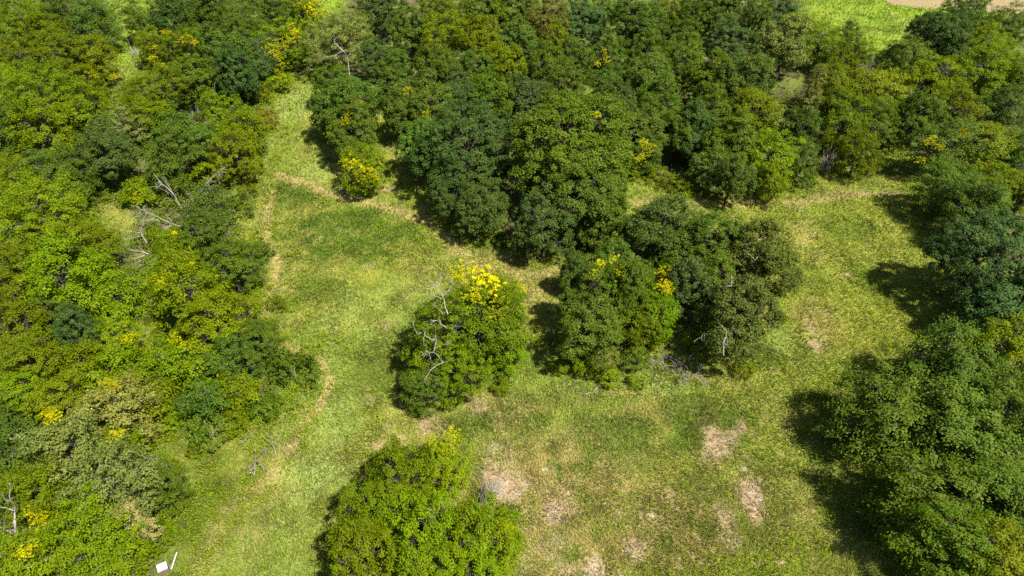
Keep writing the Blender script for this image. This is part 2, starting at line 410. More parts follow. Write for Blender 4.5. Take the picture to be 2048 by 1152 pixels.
# ------------------------------------------------------------------ foliage
def leaf_quads(c, nrm, L, Wd, rng):
    n = len(c)
    r = rng.normal(size=(n, 3)); t = np.cross(nrm, r); t /= np.linalg.norm(t, axis=1)[:, None]+1e-9
    b = np.cross(nrm, t)
    L = np.asarray(L)[:, None]; Wd = np.asarray(Wd)[:, None]
    k = rng.uniform(-.25, .15, n)[:, None]
    V = np.stack([c-t*L*.5+nrm*L*k, c+b*Wd*.5+t*L*rng.uniform(-.15, .15, (n, 1)), c+t*L*.5+nrm*L*k, c-b*Wd*.5+t*L*rng.uniform(-.15, .15, (n, 1))], 1)
    return V.reshape(-1, 3)
def unit(v): return v/(np.linalg.norm(v, axis=-1, keepdims=True)+1e-9)
STYLE = {  # lobes, lobe radius range, puff radius, puff flatness, puffs per m2, leaves per puff, leaf length, leaf width, ragged
    'oak':   dict(nl=14, rl=(.22, .48), rp=.50, fl=.75, dens=1.9, nle=64, ll=.20, lw=.135, rag=.10, up=.55),
    'elm':   dict(nl=12, rl=(.22, .52), rp=.58, fl=.45, dens=1.7, nle=64, ll=.205, lw=.115, rag=.20, up=.80),
    'fine':  dict(nl=15, rl=(.20, .46), rp=.46, fl=.60, dens=2.2, nle=52, ll=.17, lw=.11, rag=.16, up=.6),
    'open':  dict(nl=12, rl=(.24, .36), rp=.46, fl=.7, dens=2.3, nle=48, ll=.185, lw=.125, rag=.30, up=.5),
    'shrub': dict(nl=8,  rl=(.34, .52), rp=.34, fl=.7, dens=3.0, nle=40, ll=.165, lw=.105, rag=.22, up=.5),
    'cedar': dict(nl=10, rl=(.30, .42), rp=.36, fl=.6, dens=3.0, nle=34, ll=.22, lw=.07, rag=.15, up=.3)}
def make_proto(style, R, Ht, a, seed):
    """a crown of many leaf-sized faces and a forked trunk; base at the origin, sizes in metres"""
    rng = np.random.default_rng(seed); s = STYLE[style]
    hc = Ht-a
    nl = int((s['nl']+3)*(1 if R > 3 else .75)*(1.25 if R > 6 else 1))
    k = np.arange(nl)+.5
    zz = 1-k/nl*(1.80 if style != 'shrub' else 1.25); th = k*2.39996+rng.uniform(0, 6)
    rr = np.sqrt(np.clip(1-zz*zz, 0, 1))
    dirs = unit(np.stack([rr*np.cos(th), rr*np.sin(th), zz], 1)+rng.normal(0, .30, (nl, 3)))
    rad = rng.uniform(*s['rl'], nl)
    cen = dirs*((1.0-rad)*rng.uniform(.76, 1.25, nl))[:, None]
    if style == 'cedar':
        zz = np.linspace(-.8, .75, nl); cen = np.stack([np.cos(th)*.35*(1-zz)*.6, np.sin(th)*.35*(1-zz)*.6, zz], 1); rad = .16+.22*(1-zz)*.8
    cen = np.vstack([cen, [[0, 0, .05]]]); rad = np.append(rad, .42 if style != 'open' else .2)
    sc = np.array([R, R, a])
    pos, out, rp = [], [], []
    for c, r in zip(cen, rad):
        m = int(s['dens']*rng.uniform(.65, 1.2)*4*math.pi*(r*r*R*(R*.5+a*.5))*.85)+4
        d = unit(rng.normal(size=(m, 3)))
        d = d[(d[:, 2] > -.55) | (rng.random(m) < .35)]
        rag = 1+rng.normal(0, s['rag'], len(d))-.05
        p = c + d*(r*rag)[:, None]
        ok = np.ones(len(p), bool)
        for c2, r2 in zip(cen, rad):
            if c2 is c: continue
            ok &= np.linalg.norm(p-c2, axis=1) > r2*.82
        ok |= rng.random(len(p)) < .10
        pos.append(p[ok]*sc); out.append(unit(d[ok]+unit(p[ok])*.6)); rp.append(np.full(ok.sum(), s['rp']))
    pos = np.vstack(pos); out = np.vstack(out)
    keep = pos[:, 2]+hc > .25*min(1, R)
    pos, out = pos[keep], out[keep]; m = len(pos)
    nle = s['nle']; rpp = s['rp']*rng.uniform(.65, 1.35, m)
    # leaves of each spray
    q = unit(rng.normal(size=(m, nle, 3)))*rng.uniform(.15, 1, (m, nle, 1))**.6
    o = out[:, None, :]
    along = (q*o).sum(-1, keepdims=True)
    if style in ('elm', 'open'): q = q + o*along*.55      # drawn out along the twig
    q[..., 2] *= s['fl']
    if style == 'elm': q[..., 2] -= .35*(q[..., 0]**2+q[..., 1]**2)
    c = pos[:, None, :]+q*rpp[:, None, None]
    nrm = unit(o*.45+np.array([0, 0, s['up']])+q*.35+rng.normal(0, .42, (m, nle, 3)))
    c = c.reshape(-1, 3); nrm = nrm.reshape(-1, 3); n = len(c)
    L = s['ll']*rng.uniform(.6, 1.35, n); Wd = s['lw']*rng.uniform(.7, 1.3, n)
    V = leaf_quads(c+[0, 0, hc], nrm, L, Wd, rng)
    spray = np.repeat(rng.random(m), nle*4)
    tint = np.repeat(.45*np.repeat(rng.random(m), nle)+.55*rng.random(n), 4)
    crown = mesh_np("crown_"+style, V, np.arange(n*4).reshape(-1, 4), attrs={"tint": tint, "spray": spray})
    crown.materials.append(M_LEAF)
    # trunk, limbs, twigs
    T = Tubes(); r0 = .045*R+.05
    if style == 'shrub':
        for j in range(7):
            e = cen[rng.integers(len(cen))]*sc+[0, 0, hc]; T.add(bend(rng.normal(0, .1, 3)*[1, 1, 0], e, rng, .1, 4), .035, .012, 4)
    else:
        fork = np.array([rng.normal(0, .05)*R, rng.normal(0, .05)*R, max(.22*Ht, hc-a*.75)])
        T.add(bend([0, 0, -.25], fork, rng, .05, 5), r0*1.25, r0*.85, 7)
        top = np.array([rng.normal(0, .1)*R, rng.normal(0, .1)*R, hc+a*.55])
        T.add(bend(fork, top, rng, .06, 5), r0*.8, r0*.18, 6)
        for c0, r_ in zip(cen, rad):
            st = fork+(top-fork)*rng.uniform(0, .6); e = c0*sc+[0, 0, hc]
            T.add(bend(st, e, rng, .1, 5), r0*.5, r0*.16, 5)
            near = np.argsort(np.linalg.norm(pos+[0, 0, hc]-e, axis=1))[:max(12, m//40)]
            for kx in rng.choice(near, min(len(near), 9), False):
                T.add(bend(e, pos[kx]+[0, 0, hc], rng, .1, 3), r0*.15, .012, 3)
    trunk = T.mesh("trunk_"+style); trunk.materials.append(M_BARK if style != 'shrub' else M_TWIG)
    return dict(crown=crown, trunk=trunk, R=R, Ht=Ht, a=a)
PROTO = {}
def protos(key, style, n, R, Ht, a, seed): PROTO[key] = [make_proto(style, R*f, Ht, a, seed+i) for i, f in enumerate(np.linspace(.95, 1.05, n))]
protos('OL', 'oak', 3, 6.6, 13.0, 6.1, 100)
protos('OM', 'oak', 4, 4.0, 10.2, 4.7, 110)
protos('EL', 'elm', 2, 5.6, 11.2, 5.2, 120)
protos('EM', 'elm', 4, 3.6, 8.6, 4.0, 130)
protos('ES', 'elm', 2, 2.3, 5.8, 2.5, 140)
protos('FL', 'fine', 2, 5.2, 10.2, 4.9, 150)
protos('FM', 'fine', 3, 3.4, 7.6, 3.7, 160)
protos('NL', 'open', 2, 5.6, 11.5, 4.8, 170)
protos('NM', 'open', 2, 3.6, 9.0, 3.9, 175)
protos('SM', 'shrub', 4, 1.7, 2.5, 1.35, 180)
protos('CM', 'cedar', 1, 2.3, 8.5, 4.0, 190)
TINT = dict(d=(.060, .098, .023), g=(.078, .124, .018), o=(.106, .146, .006), y=(.114, .172, .005), l=(.132, .200, .006), p=(.145, .178, .045), b=(.115, .114, .020), k=(.078, .104, .020),
            Y=(.54, .49, .012), r=(.16, .055, .025), c=(.36, .33, .15))
NAMES = dict(O=("oak_tree", "tree"), E=("elm_tree", "tree"), F=("hackberry_tree", "tree"), N=("open_crowned_tree", "tree"), S=("shrub", "shrub"), C=("cedar_tree", "tree"))
TREES = []
def plant(kind, px, py, r, tint, label, group=None, hs=1.0):
    hcen = 6.5 if kind != 'S' else 1.0
    for _ in range(4):
        Rw = 1.06*r*mpp(px, py, hcen)
        if kind == 'S': fam = 'SM'
        elif kind == 'C': fam = 'CM'
        elif kind == 'O': fam = 'OL' if Rw > 5.2 else 'OM'
        elif kind == 'E': fam = 'EL' if Rw > 4.7 else 'EM' if Rw > 2.9 else 'ES'
        elif kind == 'F': fam = 'FL' if Rw > 4.3 else 'FM'
        else: fam = 'NL' if Rw > 4.6 else 'NM'
        p = PROTO[fam][int(abs(px*7+py*3)) % len(PROTO[fam])]
        k = Rw/p['R']; kz = hs*(.45+.55*k)
        if kind == 'S': kz = hs*k
        hcen = (p['Ht']-p['a'])*kz
    w = P(px, py, hcen); base = (w[0], w[1], gz(w[0], w[1])-.05)
    nm, cat = NAMES[kind]
    e = bpy.data.objects.new(nm, None); COL.objects.link(e); e.empty_display_size = 1
    rz = RNG.uniform(0, 2*math.pi)
    e.location = base; e.rotation_euler = (RNG.normal(0, .07), RNG.normal(0, .07), rz)
    ax = RNG.uniform(.86, 1.16); e.scale = (k*ax, k/ax*RNG.uniform(.96, 1.06), kz*RNG.uniform(.92, 1.1))
    tag(e, label, cat, group or {'S': 'shrubs at the wood edges'}.get(kind, 'trees of the woodland'))
    c = np.array(TINT[tint])*RNG.normal(1, .08)*np.array([RNG.normal(1, .055), 1, RNG.normal(1, .10)])
    cr = new_obj("crown", p['crown'], e); cr.color = (*c, 1)
    if tint in 'Yrc': cr["label"] = {'Y': 'yellow autumn crown', 'r': 'russet red crown', 'c': 'cream coloured crown'}[tint]
    new_obj("trunk", p['trunk'], e)
    TREES.append(dict(e=e, c=np.array([w[0], w[1], base[2]+hcen]), r=np.array([Rw, Rw, p['a']*kz]), px=px, py=py, rp=r))
    return e
# rows: kind, photo x, photo y, photo radius, tint | label
TABLE = """
# upper left wood
E 50 55 72 o|dull olive tree filling the top left corner of the photo
E 140 28 58 g|mid green tree on the top edge, next right of the corner tree
E 205 55 46 g|dark green tree left of the bright field gap at top left
F 95 125 70 o|olive tree just below the top left corner tree
E 178 116 44 o|olive tree sprinkled with yellow above the bright ones at upper left
E 25 195 62 y|bright yellow-green tree cut by the left edge at upper left
E 105 205 66 y|bright yellow-green tree with flat sprays in the upper left wood
F 165 172 42 o|olive tree between the bright flat-sprayed tree and the small clearing
E 275 45 30 g|small dark tree standing in front of the bright field at upper left
O 348 48 50 d|dark oak right of the bright field gap at upper left
O 425 45 54 g|mid green oak on the top edge, right of the dark oak by the field gap
F 375 118 52 o|olive tree with a scatter of yellow leaves at its top
F 312 98 34 o|small olive tree with yellow tips beside the clearing twigs
F 485 68 56 g|rounded green tree above the yellow-topped one at upper left
E 540 30 54 g|tall green tree left of the yellow tree on the top edge
F 600 35 44 y|tree with vivid yellow top touching the top edge
F 562 100 46 y|slender tree with vivid yellow top and lime skirt by the grassy corridor
O 440 128 50 g|blotchy mid green oak between the two yellow-flecked trees
E 505 122 44 d|dark tree behind the slender yellow-topped tree
F 308 192 60 o|large olive tree alone below the small clearing
O 400 165 50 g|grey-green oak above the thin white trunk
O 468 158 42 d|dark green tree beside the thin white trunk
S 520 190 26 o|pale olive bush at the far left corner of the corridor grass
S 560 168 26 l|lime bush at foot of the slender yellow-topped tree
E 20 265 56 g|mid green tree on left edge below the bright yellow-green ones
E 105 268 62 y|yellow-green tree with rusty flecks in the left wood
E 170 225 48 y|bright tree right of the flat-sprayed bright tree
F 250 268 46 p|pale grey-olive tree in the middle of the upper left wood
O 212 315 50 d|blue-green oak below the pale grey-olive tree
E 342 312 56 g|round green tree above the tall forked dead tree
F 445 235 50 y|light green tree below the thin white trunk
E 490 262 46 y|feathery yellow-green tree bordering the corridor grass
S 528 238 28 b|brownish bush sticking out into the corridor grass
F 475 315 50 o|olive tree on the corridor edge, below the feathery one
E 300 235 44 o|olive tree above the round green one and left of grey twigs
E 345 245 36 g|green sapling hugging the grey leafless tree
F 95 345 62 g|mottled green tree left of the blue-green oak
E 28 355 48 o|olive tree on left edge above the brown pool
E 150 345 44 g|green tree wedged between mottled tree and blue-green oak
S 278 390 34 y|yellow-flecked bush left of the forked dead tree
F 405 300 42 g|green tree behind the right limb of the forked dead tree
S 430 350 40 o|olive bush at the right of the forked dead tree
S 362 378 30 g|dark green bush with russet tuft behind the forked dead tree
E 60 400 44 o|olive tree beside the brown pool
E 128 384 38 g|green tree right of the pool with shaded right side
# left middle
E 90 462 86 y|broad bright olive tree, largest on the left edge at mid height
E 178 500 54 o|olive green tree adjoining the broad bright one on its right
E 35 560 62 o|dull olive tree on the left edge below the broad bright tree
E 140 565 80 y|vivid green tree with leafy sprays in the left wood middle
E 232 585 48 y|vivid green tree left of the pale logs
F 45 665 60 o|shaggy olive tree on the left edge, two-thirds down
O 158 668 46 d|dark tree with shadowed gap beneath in the left wood
S 240 625 44 l|round lime bush at the gap in the left wood
F 238 688 46 l|lime tree with yellow leaves on its right
F 112 640 50 g|olive-dark tree left of the shadowed gap
S 305 600 36 y|bright vine-covered bush left of the big meadow-side tree
S 330 475 34 o|olive bush between the logs and the tall dead tree
S 362 480 36 y|bush with yellow sprays under the fallen tree's trunk
F 432 470 56 g|green tree right of the upper yellow sprays
E 420 405 38 g|small tree right below the dead tree limbs
S 468 415 36 g|dark bush at the meadow edge near three-pronged dead sapling
F 470 535 52 g|dark green tree at the meadow edge, mid left
S 520 505 30 g|dark leafy bush jutting to the dry path
F 358 520 40 y|yellow-leaved tree left of the dark meadow-edge tree
S 325 562 30 y|lower of the two yellow bushes by the logs
E 385 600 76 y|large yellow-green tree with feathery sprays near the dry path
F 452 655 76 o|large rounded olive tree beside the dry path
F 510 690 46 g|green lobe-shaped tree at the meadow edge next to the rounded olive tree
S 585 742 44 g|dark bush reaching furthest into the lower left meadow
F 470 735 52 g|dark green tree behind the bush that reaches into the meadow
E 398 735 52 y|yellow-green tree below the rounded olive tree
E 330 728 48 y|bright tree left of the russet tuft
S 362 690 28 y|yellow-tinted bush beside the brown bank in the left wood
E 228 748 54 y|bright green tree with yellow sprays on top, lower left wood
E 165 735 42 o|olive tree below the dark shadowed gap
F 60 735 62 o|olive tree on the left edge above the yellow-topped clump
F 30 800 56 y|yellow-green tree on the left edge with dark gap below
E 480 785 40 y|light bush-like tree by the bank log
E 290 790 46 o|olive tree above the dark shadow of the lower clearing
E 400 790 42 g|green tree above the low dark shrub
# lower left
F 120 808 56 o|olive tree around the yellow tuft in the lower left wood
E 40 875 60 g|deep green tree on the left edge of lower wood
N 225 830 74 p|pale grey-olive tree with shadow on its right, lower left
N 140 910 78 p|large pale olive open tree above the orange broken trunk
F 245 895 46 y|small tree with orange-yellow tuft near the twisted limbs
N 240 975 80 p|pale olive tree under the forked grey branch
F 315 975 46 g|dark feathery tree at the grass edge, lower left
N 90 990 58 o|olive tree right of the tall pale snag
E 30 960 46 g|dark green tree behind the top of the tall pale snag
E 190 1078 76 l|vivid lime tree over the three white stems
E 95 1090 56 y|yellow-green tree at the foot of the tall pale snag
N 272 1052 34 c|cream-coloured seedy bushy tree near bottom left
S 318 1075 34 o|olive shrub above the white panels
S 285 1120 34 y|bright shrub left of the white panels
S 345 1165 18 g|small dark shrub below the white panels
E 25 1110 56 y|yellow-green tree in the bottom left corner
E 235 1140 46 l|lime tree on the bottom edge near white panels
S 532 812 34 g|rounded green bush above twiggy grey branches
S 415 858 44 g|low dark shrub in the lower left clearing
S 470 845 30 o|low olive shrub next to the dark shrub in clearing
S 350 820 30 y|light shrub at the upper edge of the lower left clearing
S 450 800 26 y|pale green shrub left of the bank log
# grassy corridor and path-side trees
N 672 80 60 p|pale yellowish oak with bare trunk showing, top of the corridor
N 715 60 40 p|pale top right half of the bare-trunked oak pair
O 655 165 36 g|small grey-green oak at the foot of the pale bare-trunked oak
O 705 210 60 g|green oak with yellow tufts on the corridor's right side
O 665 222 42 g|left lobe oak casting shade over the corridor grass
O 712 270 48 g|lower dark oak directly above the yellow bush
F 722 345 46 y|isolated yellow-topped bushy tree where paths meet
# forest, back rows
O 762 22 46 d|dark oak on the top edge right of the corridor end
O 819 62 44 g|grey-green oak with bare twigs near the corridor end
O 748 112 34 d|shaded dark tree behind the bare-trunked oak
O 797 142 38 g|green oak right of the straw brush heap
F 874 20 44 o|olive tree on the top edge, left part of the forest
E 888 75 42 o|warm olive tree amid grey oaks, upper left of the forest
O 958 30 46 g|round oak on the top edge above the olive-crowned oaks
O 958 90 44 o|olive-crowned oak in the second row behind the bare Y trunk
O 1027 22 46 g|oak on the top edge left of the brown-tinged oak
O 1027 82 44 g|oak in the second row left of the brown-tinged oak
O 1092 62 42 b|oak tinged orange-brown at its top
O 1155 32 44 d|dark oak on the top edge right of the brown-tinged oak
F 1207 22 42 g|green tree on the top edge above the yellow spike
F 1207 118 40 g|tree carrying a bright yellow spike of leaves in mid forest
O 1153 118 42 g|oak left of the yellow spike tree
O 1118 108 34 o|small oak in front of the brown-tinged one
O 1270 42 50 g|wide oak in the top row right of the yellow spike
O 1287 106 46 g|oak below the wide top row oak
F 1340 28 44 o|olive tree on top edge near the forest's middle right
O 1360 88 46 g|oak in second row, third right of the yellow spike
O 1430 25 46 g|oak on the top edge left of the far field, fourth in
O 1452 90 44 d|dark oak in second row left of the pale-topped oak
F 1504 35 44 g|green tree on the top edge, third left of the far field
O 1555 26 36 d|dark tree touching the left corner of the far bright field
F 1590 66 36 o|yellowish olive tree at the lower left of the far field
O 1568 95 48 p|pale grey-topped oak left of the far field
E 1640 90 40 o|olive feathery tree below the far field's left part
E 1697 80 31 g|dark pointed tree at the far field's lower edge
E 1702 118 38 o|olive tree right below the pointed dark one
# forest, middle
O 888 148 48 g|oak surrounding the bare Y-shaped trunk
F 833 188 38 g|tree with a yellow-green tuft near the straw brush heap
O 950 155 46 g|oak right of the bare Y trunk
O 1027 148 48 o|olive oak above the double oak, two right of the Y trunk
O 1096 152 48 g|oak in mid forest, three right of the Y trunk
O 1048 200 46 d|dark oak directly behind the double oak's top
O 975 205 42 g|oak behind the double oak's left shoulder
O 1133 196 48 g|oak behind the double oak's right shoulder
F 1215 178 40 g|tree with small yellow tuft right of the double oak
O 1287 168 46 g|oak two right of the yellow spike in the middle row
O 1345 148 44 g|oak in middle forest, straight above red shrub tuft
O 803 224 40 g|forest edge oak opposite the corridor trees
O 870 226 48 g|oak one step in from the corridor-side forest edge
O 922 212 42 d|dark oak between Y trunk and double oak
O 846 285 52 g|big oak on the forest's left edge throwing shadow on grass
O 1242 226 46 d|shaded oak right of the double oak, upper
O 1322 212 44 g|oak above the yellow sprig tree by forest edge
O 1360 255 44 g|oak above the red shrub tuft
O 1270 270 46 g|oak just above the yellow sprig tree
F 1375 40 44 g|green tree on top edge right of forest middle, beside an olive one
O 1374 118 42 g|oak in the third row below the second-row oaks
O 1418 168 46 g|oak in mid right forest left of the tall smooth-crowned oak
O 1487 168 60 g|tall smooth-crowned oak in the right part of forest
O 1435 226 50 g|oak below and left of the tall smooth-crowned oak
O 1515 228 52 o|sunlit olive oak right below the tall smooth-crowned oak
O 1385 265 44 d|shaded oak near the red tuft, right of it
C 1598 200 46 b|brownish-olive cedar-like tree in the right forest
F 1612 255 40 g|green tree under the brownish cedar-like tree
E 1672 175 46 o|olive tree right of the brownish cedar-like tree
E 1745 182 50 o|olive tree left of the forest gap at right
E 1688 248 46 y|yellowish-green tree above the purplish leafless shrub
E 1750 240 46 g|green tree at right end of the central forest
# forest, front edge
O 1470 292 52 g|front row oak above straw track, left of the lime one
F 1542 318 52 y|lime-tinged tree at the forest's front edge above the straw track
F 1598 322 40 g|green tree left of the purplish leafless shrub
F 1712 308 44 o|olive tree right of the purplish leafless shrub
F 1405 342 36 g|small green tree at front edge, left of two front oaks
O 1462 350 36 g|low oak at the front edge touching the straw track verge
F 1548 362 34 y|low lime-tipped bushy tree nearest the straw track
S 1350 368 24 o|lone round olive bush beside the straw track
S 1388 300 24 g|dark shrub with red tuft in the forest shade
F 1290 305 32 g|small tree with bright yellow sprigs at forest edge
O 1300 252 38 g|oak partly behind the yellow sprig tree
S 1268 340 22 o|olive scrub at the right foot of the double oak
S 1318 348 20 o|olive scrub between the lone bush and yellow sprigs
# the big double oak
O 950 305 98 d|broad dark oak, left half of the big double oak
O 1132 308 124 g|broad green oak, right half of the big double oak
O 905 385 48 d|low left limb oak of the double pair over the shadow edge
O 950 410 50 d|front left crown of the double oak above the curved path
O 1088 440 58 d|dark front crown of the double oak nearest the curved path
O 1174 410 70 g|front right crown of the double oak
O 1212 375 46 g|rightmost crown of the double oak group
O 1056 476 32 d|small dark crown overhanging the bend of the path
# the oak clump in the meadow
O 1325 464 78 d|dark oak at the back of the meadow clump, near the track
O 1412 505 70 g|oak in the middle back of the meadow clump
O 1508 525 82 k|rust-flecked oak at right end of the meadow clump with dead limbs
O 1470 635 80 k|ragged dark olive oak at the right front of the clump
O 1420 560 54 g|shaded oak in the heart of the meadow clump
F 1215 548 52 g|green tree with yellow top at the clump's upper left
O 1163 548 31 d|small dark oak on the clump's left edge over the shadow
F 1332 570 36 y|slim tree with round yellow top in the clump middle
F 1320 625 52 y|bright green tree beneath the round yellow top
O 1180 610 58 g|oak at the clump's left side below the yellow top
O 1192 672 58 g|lower left oak of the clump above the pale lying branch
F 1262 642 50 o|olive rounded tree at the clump's front centre
S 1268 722 28 g|leafy shrub under the clump front, left of the branch heap
S 1215 755 22 l|lime weedy bush in the grass below the clump
S 1275 762 20 l|second lime weedy bush, right and below under the clump
S 1165 735 26 o|olive shrub at the lower left foot of the clump
S 1400 690 30 o|olive low shrub in dappled shade right of the branch heap
# lone trees
F 935 655 104 y|bright green lone tree with yellow top and bare grey limbs
F 985 590 56 y|yellow crown at the back of the lone meadow tree
F 1005 690 50 y|right-hand bushy side tree of the yellow-topped lone tree
F 850 730 54 y|green bushy tree at lower left of the lone yellow-topped tree
F 840 785 40 g|lowest dark bushy tree below the lone yellow-topped tree
F 925 755 50 y|green bushy tree at the front foot of the lone yellow-topped tree
F 790 975 72 o|left crown of the bottom centre thicket, shading mown grass
F 890 925 58 l|lime-tipped upright tree at the back of the bottom thicket
F 725 1035 66 o|leftmost tree of the bottom centre thicket
F 850 1060 84 y|central bright tree of the bottom centre thicket
F 960 1080 76 y|right-hand bright tree of the bottom thicket near bare soil
F 720 1120 76 o|bottom edge tree, left in the bottom centre thicket
F 840 1150 70 y|bottom edge tree in the middle of the bottom centre thicket
F 950 1150 66 l|lime tree on the bottom edge right of the thicket middle
S 1012 1075 32 y|yellowish bush on the right fringe of the bottom thicket
S 780 935 36 o|olive bush at the back left of the bottom thicket
S 1015 1030 24 g|dark small bush between silvery shrub and bottom thicket
# right wood
O 1874 76 68 d|big dark round oak right of the far bright field
F 1940 35 46 g|green tree on skyline of the tan field, right of the big dark round oak
E 2020 55 50 g|feathery tree in the top right corner
E 1980 105 54 y|yellow-green tree under the top right corner
E 1785 108 20 g|slim dark tree at the right end of far bright field
E 1815 135 42 g|green tree below left of the big dark round oak
O 1900 165 44 o|olive tree hosting grey bare twigs, right wood
E 1852 172 44 y|yellow-green tree left of the grey bare twigs
E 1966 155 48 y|yellow-green tree right of the grey bare twigs
E 2030 150 46 o|olive tree on the right edge, upper
O 1842 235 48 g|oak above the yellow sprigs at the right wood's edge
F 1925 228 52 o|olive tree in the right wood above the upper yellow sprigs
F 2005 232 52 g|green tree near the right edge, second row down
E 1882 305 50 g|green tree with yellow sprigs facing the shaded track end
F 1968 300 54 o|olive tree right of the yellow sprigs
F 2035 310 50 g|green tree on right edge level with the yellow sprigs
E 1905 370 54 g|green tree casting shade on the track's end
F 1985 375 52 o|dull olive tree above the large round dark oak at right
F 2040 390 44 o|olive tree on the right edge above the round dark oak
E 1955 425 56 g|mid green tree behind the round dark oak
O 1994 530 108 d|large round dark oak on the right with shadow on meadow
O 2050 600 80 d|dark oak on right edge below the large round one
E 1900 740 86 g|green feathery tree at the right below the round dark oak
E 2010 730 80 o|olive tree on right edge beneath the dark oaks
E 1790 830 94 g|front tree of the lower right wood casting shade left
E 1900 860 98 g|large green tree in the lower right wood middle
E 2010 870 90 g|green tree on right edge of the lower right wood
E 1850 970 96 g|dark green tree at the shaded edge of lower right wood
E 1960 985 92 g|green tree right of the dark shaded edge tree
E 2050 1010 80 g|green tree at right edge, lower
E 1900 1110 88 g|dark tree on the bottom edge in lower right wood
E 2000 1115 84 o|olive feathery tree in the bottom right corner
S 345 845 22 y|small light sapling bush at the clearing's left margin below the dark gap
S 390 905 18 o|small weedy sapling in the lower left clearing under the low dark shrub
S 340 940 22 y|bright sapling where pale olive tree meets lower left grass
S 352 1010 18 o|olive sapling at the grass edge beside the dark feathery tree
S 338 1062 18 y|low bright bush on the grass edge above the white panels
S 555 610 20 o|olive sapling on the dry path's left bank, mid left
S 530 655 22 y|bright sapling by the path beside the green lobe-shaped tree
S 500 385 18 o|low scrub on the meadow edge right of the three-pronged sapling
S 1425 388 16 o|tiny olive bush on the verge right of lone round bush
S 1620 362 18 g|small green bush at forest foot left of purplish shrub
S 1735 340 16 o|small olive bush at the right end of the forest front
S 1000 480 18 g|small bush at the left foot of the double oak's front crown
S 1120 735 18 y|yellow-green sapling left of the clump's lower left foot
S 1490 740 22 o|olive weeds bush at right front foot of the clump
S 1560 640 18 o|olive sapling at the right flank of the clump
S 1000 775 18 o|olive sapling at right front of the lone yellow-topped tree
E 1925 468 38 d|small dark tree between the track-end tree and the large round oak
O 1228 432 50 g|right flank oak of the double group in shade above the clump
O 1255 588 56 g|green oak between the two yellow tops, low in the clump
O 1392 585 52 d|dark oak right of the round yellow top, filling the clump's middle
"""
for row in TABLE.strip().splitlines():
    if not row.strip() or row.startswith('#'): continue
    a, lab = row.split('|', 1); f = a.split()
    plant(f[0], float(f[1]), float(f[2]), float(f[3]), f[4], lab.strip(), hs=float(f[5]) if len(f) > 5 else 1.0)

# sprays of autumn leaves: parts of the trees they grow on
def spray_mesh(seed, R=1.0, n=34):
    rng = np.random.default_rng(seed)
    p = rng.normal(0, .68*R, (n, 3)); p[:, 2] *= .7
    nle = 20
    q = unit(rng.normal(size=(n, nle, 3)))*rng.uniform(.1, 1, (n, nle, 1))*.30*R; q[..., 2] *= .6
    q *= rng.uniform(.5, 1.3, (n, 1, 1)); c = (p[:, None]+q).reshape(-1, 3); m = len(c)
    nrm = unit(rng.normal(0, .5, (m, 3))+[.1, -.25, .8])
    V = leaf_quads(c, nrm, .15*rng.uniform(.6, 1.4, m), .10*rng.uniform(.7, 1.3, m), rng)
    me = mesh_np("autumn_spray", V, np.arange(m*4).reshape(-1, 4), attrs={"tint": np.repeat(rng.random(m), 4), "spray": np.repeat(np.repeat(rng.random(n), nle), 4)})
    me.materials.append(M_LEAF); return me
SPRAYS = [spray_mesh(300+i) for i in range(4)]
def autumn(px, py, r, tint='Y', mixd=0.0):
    d = ray(px, py); o = np.array([0, 0, CAM_H]); best = None
    for t in TREES:
        for grow in (1.0, 1.3):
            A = d/(t['r']*.97*grow); B = (o-t['c'])/(t['r']*.97*grow)
            qa, qb, qc = A@A, A@B, B@B-1; D = qb*qb-qa*qc
            if D > 0:
                s = (-qb-math.sqrt(D))/qa
                s += 0 if grow == 1.0 else 4.0
                if best is None or s < best[0]: best = (s, t)
                break
    if best is None: return
    s, t = best; w = o+d*(s+.25 if s < 1e6 else s); t = t['e']
    sc = r*s/FPX*(1.0)
    ob = bpy.data.objects.new("autumn_leaves", SPRAYS[int(px+py) % 4]); COL.objects.link(ob)
    bpy.context.view_layer.update()
    ob.parent = t
    M = t.matrix_world.inverted()
    ob.location = M @ Vector(w); e = t.scale
    sc = .9*min(max(sc, .5), 2.6)*(.5 if tint == 'r' else 1)
    ob.scale = (sc/e.x*1.15, sc/e.y*1.15, sc/e.z)
    ob.rotation_euler = (0, 0, RNG.uniform(0, 6))
    c = np.array(TINT[tint])*RNG.uniform(.75, 1.1); mixd = max(mixd, RNG.uniform(.05, .45)) if tint == 'Y' else 0
    if mixd: c = c*(1-mixd)+np.array(TINT['l'])*mixd
    ob.color = (*c, 1); ob["label"] = "yellow autumn leaves" if tint == 'Y' else "russet red leaves" if tint == 'r' else "pale leaves"
